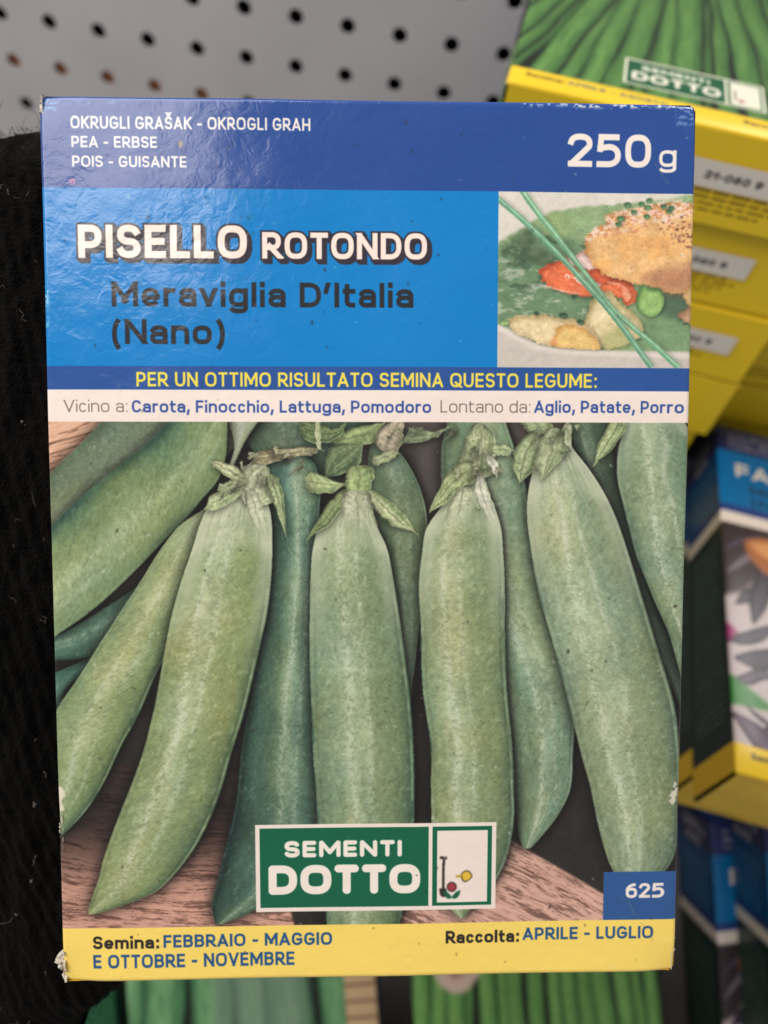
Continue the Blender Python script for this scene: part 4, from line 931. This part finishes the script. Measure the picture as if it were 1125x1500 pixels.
# ------------------------------------------------------------------ 3. background boxes
def carton(name, label, M, W, H, D, front, side, end, group='seed boxes stocked on the shelf', back=None, top=None, sag=.6, ret_end=False):
    """local x right, y into the box (away from the front), z up the front; origin at the front's top left corner (metres)"""
    o = empty(name, M, label, 'seed box', group); r = .0010
    us = np.array([0, r*.3, r]+list(np.linspace(.01, W-.01, 8))+[W-r, W-r*.3, W]); vs = np.array([0, r*.3, r]+list(np.linspace(.01, H-.01, 10))+[H-r, H-r*.3, H])
    U, V = np.meshgrid(us, vs)
    def eg(d): d = np.clip(r-d, 0, r); return r-np.sqrt(np.maximum(r*r-d*d, 0))
    y = np.maximum(np.maximum(eg(U), eg(W-U)), np.maximum(eg(V), eg(H-V)))-sag*mm_*np.sin(np.pi*U/W)*np.sin(np.pi*V/H)
    link('front_panel', grid_mesh('front_panel', np.stack([U, y, -V], -1), np.stack([U/W, 1-V/H], -1)), o, (front,))
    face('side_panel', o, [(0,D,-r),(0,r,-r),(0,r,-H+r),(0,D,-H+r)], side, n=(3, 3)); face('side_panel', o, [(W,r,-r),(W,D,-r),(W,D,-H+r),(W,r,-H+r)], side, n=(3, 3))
    face('top_flap', o, [(r,D,0),(W-r,D,0),(W-r,r,0),(r,r,0)], top or NAVYC, n=(3, 3))
    # bottom closure: outer flap with a slightly short edge, tucked flap below
    o_end = face('bottom_flap', o, [(r,r,-H),(W-r,r,-H),(W-r,D-.0005,-H-.0006),(r,D-.0005,-H-.0006)], end, n=(3, 3))
    face('back_panel', o, [(W,D,0),(0,D,0),(0,D,-H),(W,D,-H)], BACKC, n=(3, 3))
    return o if not ret_end else (o, o_end)
def flat_frame(X, Y, Z, yaw=0.0):               # box lying on its back, bottom end towards the viewer; X,Y,Z = front-left-top corner of that end
    ex = np.array([math.cos(yaw), math.sin(yaw), 0]); up = np.array([-math.sin(yaw), math.cos(yaw), 0]); inn = np.array([0, 0, -1.0])
    o_ = np.array([X, Y, Z])+LIFT+up*.188
    return frame(o_, ex, inn, up)

beans = paint_beans(135, 188, 4.0, 5, fan=.5, n=24, pal=((98,142,72), (60,102,50), (16,36,20)), wide=1.5); yellow_band(beans, 'APRILE - AGOSTO', 'GIUGNO')
paint_logo(beans, 40.5, BAND_Y-25, 92.5, BAND_Y-25+19.5)
BEANS = printed('printed_green_beans', beans.a, .3, .4, glossy=False)
ENDM = printed('printed_yellow_end', paint_end().a, .38, .4, glossy=False)
stc = Canvas(88, 12, 8, C(242, 238, 228)); stc.text('21-060 9', 56, 78, 8.0, 3.4, .24, C(30, 28, 34)); stc.text('102', 42, 51, 8.0, 3.4, .24, C(30, 28, 34))
STK = printed('printed_lot_sticker', stc.a, .5, .3, glossy=False)
def sticker(parent, x0, x1, v0, v1, H=.188):
    # sits 0.3 mm proud of the yellow end (local z = -H, depth y)
    z = -H-.0010
    f = face('lot_sticker', parent, [(x0,v0,z),(x1-.004,v0,z),(x1-.004,v1,z),(x0,v1,z)], STK, n=(3, 3))
    return f
TH_ = .0357
stack_labels = ['topmost yellow box of the right stack, long green beans and green logo on its front',
                'yellow box end second from the top of the right stack, short white sticker',
                'yellow box end third from the top of the right stack, small white sticker',
                'yellow box end fourth from the top of the right stack, beside the dark gap',
                'lowest visible yellow box of the right stack, hidden mostly by the pea box']
for i in range(6):
    dx, dy, yaw = ((0,0,-.085),(-.0015,.002,-.07),(.001,.0015,-.09),(.002,-.001,-.075),(-.001,.002,-.08),(0,.001,-.08))[i]
    lab = stack_labels[min(i, 4)] if i < 5 else 'bottom yellow box at the foot of the right stack'
    c, c_end = carton('seed_box', lab, flat_frame(.0155+dx, .2747+dy, -.125-i*TH_, yaw), .135, .188, TH_-.0006, BEANS, SIDE, ENDM, ret_end=True)
    if i < 4:
        x1 = (.112, .118, .126, .090)[i]; sticker(c_end, x1-.088, x1, .0105, .0205)
for i in range(5):                              # neighbouring stack beyond the dark gap
    dx, dy = ((.003,.004),(0,.006),(.004,.001),(.001,.003),(0,0))[i]
    carton('seed_box', ('top box of the neighbouring yellow stack beyond the dark gap' if i == 0 else
                        'yellow box %s in the neighbouring stack beyond the dark gap' % ('second from top','third from top','fourth from top','fifth from top')[i-1]),
           flat_frame(.1585+dx, .296+dy, -.118-i*TH_, 0), .135, .188, TH_-.0006, BEANS, SIDE, ENDM)

# black-bean box leaning in front of them
fb = Canvas(135, 188, 4.0, C(186, 174, 174)); r = random.Random(4)
def dpod(P, w_, c0=(24,20,30), c1=(62,54,74)):
    P = np.array(P, float); d = np.gradient(P, axis=0); d /= np.linalg.norm(d, axis=1)[:, None]; nn = np.stack([d[:, 1], -d[:, 0]], 1)
    ws = w_*np.sqrt(np.maximum(.03, 1-np.linspace(-1, 1, len(P))**2))[:, None]
    ysl, xsl, S, A, K, T, wmx = fb.strip((P+nn*ws).tolist(), (P-nn*ws).tolist()); z = np.sqrt(np.clip(1-A*A, 0, 1))
    col = C(*c0)+(C(*c1)-C(*c0))*(z**3)[..., None]; v = fb.a[ysl, xsl]; fb.a[ysl, xsl] = v+(col-v)*(blur(K, 1)*(K > 0))[..., None]
fb.poly([(0, PEA_Y), (135, PEA_Y), (135, 96), (34, 96), (16, 92), (8, 104), (0, 108)], C(48, 38, 44), 4, .95)
for i in range(9):
    x, y = 40+i*11, r.uniform(100, 160); a = r.uniform(.6, 2.4); L_ = r.uniform(18, 30)
    dpod([(x+math.cos(a)*L_*t, y+math.sin(a)*L_*t+3*t*t) for t in np.linspace(-1, 1, 7)], r.uniform(4, 6))
dpod([(1,96),(8,88),(14,82),(22,78)], 3.2, (40,34,42), (120,110,120)); dpod([(0,84),(8,76),(16,72),(24,70)], 3, (30,26,34), (80,70,86))
dpod([(22,112),(26,122),(30,134),(33,146)], 5, (30,26,36), (78,70,92)); dpod([(4,112),(10,106),(16,102),(26,100)], 3.4, (26,22,30), (70,62,80)); dpod([(0,150),(6,148),(12,144),(20,143)], 2.6, (40,32,44), (90,80,96)); dpod([(20,118),(14,124),(6,129),(-4,131)], 3.0); dpod([(8,176),(14,171),(24,170),(34,174)], 5, (44,30,50), (96,76,100))
dpod([(18,84),(17,96),(14,108),(11,120)], 4.2); dpod([(2,139),(10,138),(20,134),(34,126)], 4.6); dpod([(30,150),(26,160),(24,170),(24,182)], 3.4)
dpod([(4,158),(10,163),(17,166),(28,163)], 1.0); dpod([(0,164),(8,170),(14,178),(18,188)], 4.5, (50,40,52), (100,86,104))
fb.poly(wob([(10, 76), (20, 71), (34, 72), (36, 86), (24, 94), (13, 86)], .5, 3), C(166, 100, 58), 2); fb.poly(wob([(13, 76), (22, 73), (32, 76), (30, 82), (18, 82)], .4, 4), C(212, 150, 98), 4)
fb.poly([(0, 147), (19, 159), (0, 160)], C(54, 128, 58), 2); fb.poly([(0, 122), (4, 126), (0, 132)], C(150, 50, 110), 2)
bands(fb, 'FAGIOLO', ('Meraviglia', '(Nano)')); yellow_band(fb, 'APRILE - LUGLIO', 'GIUGNO')
BLACKB = printed('printed_black_beans', fb.a, .3, .4, glossy=False)
def pose(tl, bl, L=.188, zt=.36, roll=(1, .19, 0)):
    """box whose front-left edge runs between two photo pixels, upper end at depth zt"""
    a = at(*tl, zt); lo, hi = zt*.6, zt
    best = min(np.linspace(.22, .52, 600), key=lambda z: abs(np.linalg.norm(at(*bl, z)-a)-L)+ (0 if z < zt else 9))
    b_ = at(*bl, best); dn = (b_-a); dn /= np.linalg.norm(dn); ex = cw(roll); ex -= ex@dn*dn; ex /= np.linalg.norm(ex); inn = np.cross(dn, ex)
    if (a-LIFT)@inn < 0: inn = -inn
    return a, ex, inn, dn
a, ex, inn, dn = pose((1049,621), (1079,1131), zt=.388)
carton('seed_box', 'blue box with white cropped lettering and a black bean picture, at right edge', frame(a, ex, inn, -dn), .135, .188, .036, BLACKB, SIDE, YELC, None)
a2 = a+inn*.0370-dn*.013+ex*.003
carton('seed_box', 'yellow bottomed box lying directly under the black bean box', frame(a2, ex, inn, -dn), .135, .188, .036, BLACKB, SIDE, YELC, None)

# fanned row of blue boxes in the bottom right corner
def slot(px, py, z, lab, front=None, side=None, end=None, down=(.07, 1, .02), roll=(1, .10, .12), W=.135, D=.040):
    a = at(px, py, z); dn = cw(down); dn /= np.linalg.norm(dn); ex = cw(roll); ex -= ex@dn*dn; ex /= np.linalg.norm(ex); inn = np.cross(dn, ex)
    if (a-LIFT)@inn < 0: inn = -inn
    return carton('seed_box', lab, frame(a, ex, inn, -dn), W, .188, D, front or BLACKB, side or SIDE, end or YELC, None)
slot(1042, 1206, .395, 'dark blue box with lit blue spine, left of the fanned pair at bottom right')
slot(1121, 1198, .365, 'dark blue box cut by the right edge, right of the fanned pair')

# green bean boxes peeping out under the pea box
g1c = paint_beans(135, 188, 3.0, 15, fan=.2, n=7, pal=((120,168,120), (66,116,76), (10,40,24)))
g1c.rect(118, 0, 135, 188, C(196, 168, 130))
for i in range(22): g1c.rect(118, i*9, 135, i*9+1.6, C(120, 92, 62))
g1c.poly(wob([(52,-5),(95,-5),(92,60),(50,70)], .5, 2), C(120, 140, 126), 8, .6)
GB1 = printed('printed_broad_beans', g1c.a, .35, .4, glossy=False)
g2c = paint_beans(135, 188, 3.0, 25, fan=.12, n=17, pal=((122,172,92), (82,136,68), (40,78,38)))
g2c.poly(wob([(13,-6),(34,-6),(38,10),(26,22),(14,14)], .4, 7), C(206, 184, 168), 2); g2c.poly(wob([(18,0),(30,0),(30,10),(22,13)], .4, 8), C(150, 112, 100), 3, .7)
GB2 = printed('printed_leek_leaves', g2c.a, .35, .4, glossy=False)
DKG_ = plain('dark_green_card', (8, 78, 44), .4)
slot(182, 1415, .40, 'box with broad green pods and a straw strip, below the pea box at bottom left', GB1, SIDE, YELC, roll=(1, .03, 0))
slot(600, 1402, .40, 'box with narrow bright green leaves, below the pea box right of centre', GB2, SIDE, YELC, roll=(1, .03, 0))
slot(30, 1430, .415, 'plain dark green box showing under the black knitwear at bottom left', DKG_, DKG_, DKG_, roll=(1, .03, 0), W=.052, D=.03)

# ------------------------------------------------------------------ 4. perforated back panel and shelf
def pegboard(xs, zs, Y, rad, th):
    bm = bmesh.new(); n = 16; step = .0323; V = {}
    hx = step/2; hz = .0145
    for zc in zs:
        for xc in xs:
            sq = []; ci = []; ck = []
            for k in range(n):
                a = 2*math.pi*(k+.5)/n; c, s = math.cos(a), math.sin(a); m = 1/max(abs(c), abs(s))
                sq.append(bm.verts.new((xc+hx*c*m, Y, zc+hz*s*m))); ci.append(bm.verts.new((xc+rad*c, Y, zc+rad*s))); ck.append(bm.verts.new((xc+rad*c, Y+th, zc+rad*s)))
            for k in range(n):
                j = (k+1) % n; bm.faces.new((sq[k], ci[k], ci[j], sq[j])); bm.faces.new((ci[k], ck[k], ck[j], ci[j]))
            for c, s in ((1,1),(-1,1),(-1,-1),(1,-1)):   # square corners
                pass
    me = bpy.data.meshes.new('perforated_panel'); bm.to_mesh(me); bm.free(); return me
# squares need their true corners: use n so that corner directions fall on vertices
def pegboard2(xs, zs, Y, rad, th, hx, hz):
    V = []; F = []; per = []
    for s in range(4):
        for k in range(6): 
            t = -1+2*k/6; per.append(((1,t),(-t,1),(-1,-t),(t,-1))[s])
    n = len(per)
    for zc in zs:
        for xc in xs:
            b0 = len(V)
            for (px, pz) in per: V.append((xc+hx*px, Y, zc+hz*pz))
            for (px, pz) in per:
                a = math.atan2(pz*hz, px*hx); V.append((xc+rad*math.cos(a), Y, zc+rad*math.sin(a)))
            for (px, pz) in per:
                a = math.atan2(pz*hz, px*hx); V.append((xc+rad*math.cos(a), Y+th, zc+rad*math.sin(a)))
            for k in range(n):
                j = (k+1) % n; F.append((b0+k, b0+j, b0+n+j, b0+n+k)); F.append((b0+n+k, b0+n+j, b0+2*n+j, b0+2*n+k))
    me = bpy.data.meshes.new('perforated_panel'); me.from_pydata(V, [], F); me.update(); return me
PX = [-.26866+.03235*i for i in range(-5, 17)]; PZ = [-.2108-.0289*i+LIFT[2] for i in range(-9, 12)]
pm, nt, b = nmat('grey_enamelled_steel', .42, .4)
noise_col(nt, b, (.55, .55, .575), (.61, .61, .635), 14)
bump(nt, b, 900, .25, .0003)
pb = link('perforated_panel', pegboard2(PX, PZ, .495, .0046, .0012, .016175, .01445), None, (pm,)); pb['kind'] = 'structure'
dk = plain('dark_void', (14, 13, 13), .9, .1)
def slab(name, x0, x1, y0, y1, z0, z1, m, kind='structure'):
    V = [(x, y, z) for x in (x0, x1) for y in (y0, y1) for z in (z0, z1)]
    F = [(0,1,3,2),(4,6,7,5),(0,4,5,1),(2,3,7,6),(0,2,6,4),(1,5,7,3)]
    me = bpy.data.meshes.new(name); me.from_pydata(V, [], F); me.update(); o = link(name, me, None, (m,)); o['kind'] = kind; return o
slab('dark_backing', -.5, .6, .530, .545, LIFT[2]-.62, LIFT[2]+.1, dk)  # near-black sheet added to stand in for the shade behind the holes
brd = slab('brown_board', -.50, -.165, .500, .506, LIFT[2]-.279, LIFT[2]-.254, plain('brown_board', (214, 150, 104), .8))
shelf_m = plain('shelf_metal', (70, 66, 64), .5)
slab('shelf', -.5, .6, -.05, .52, LIFT[2]-.60, LIFT[2]-.585, shelf_m)
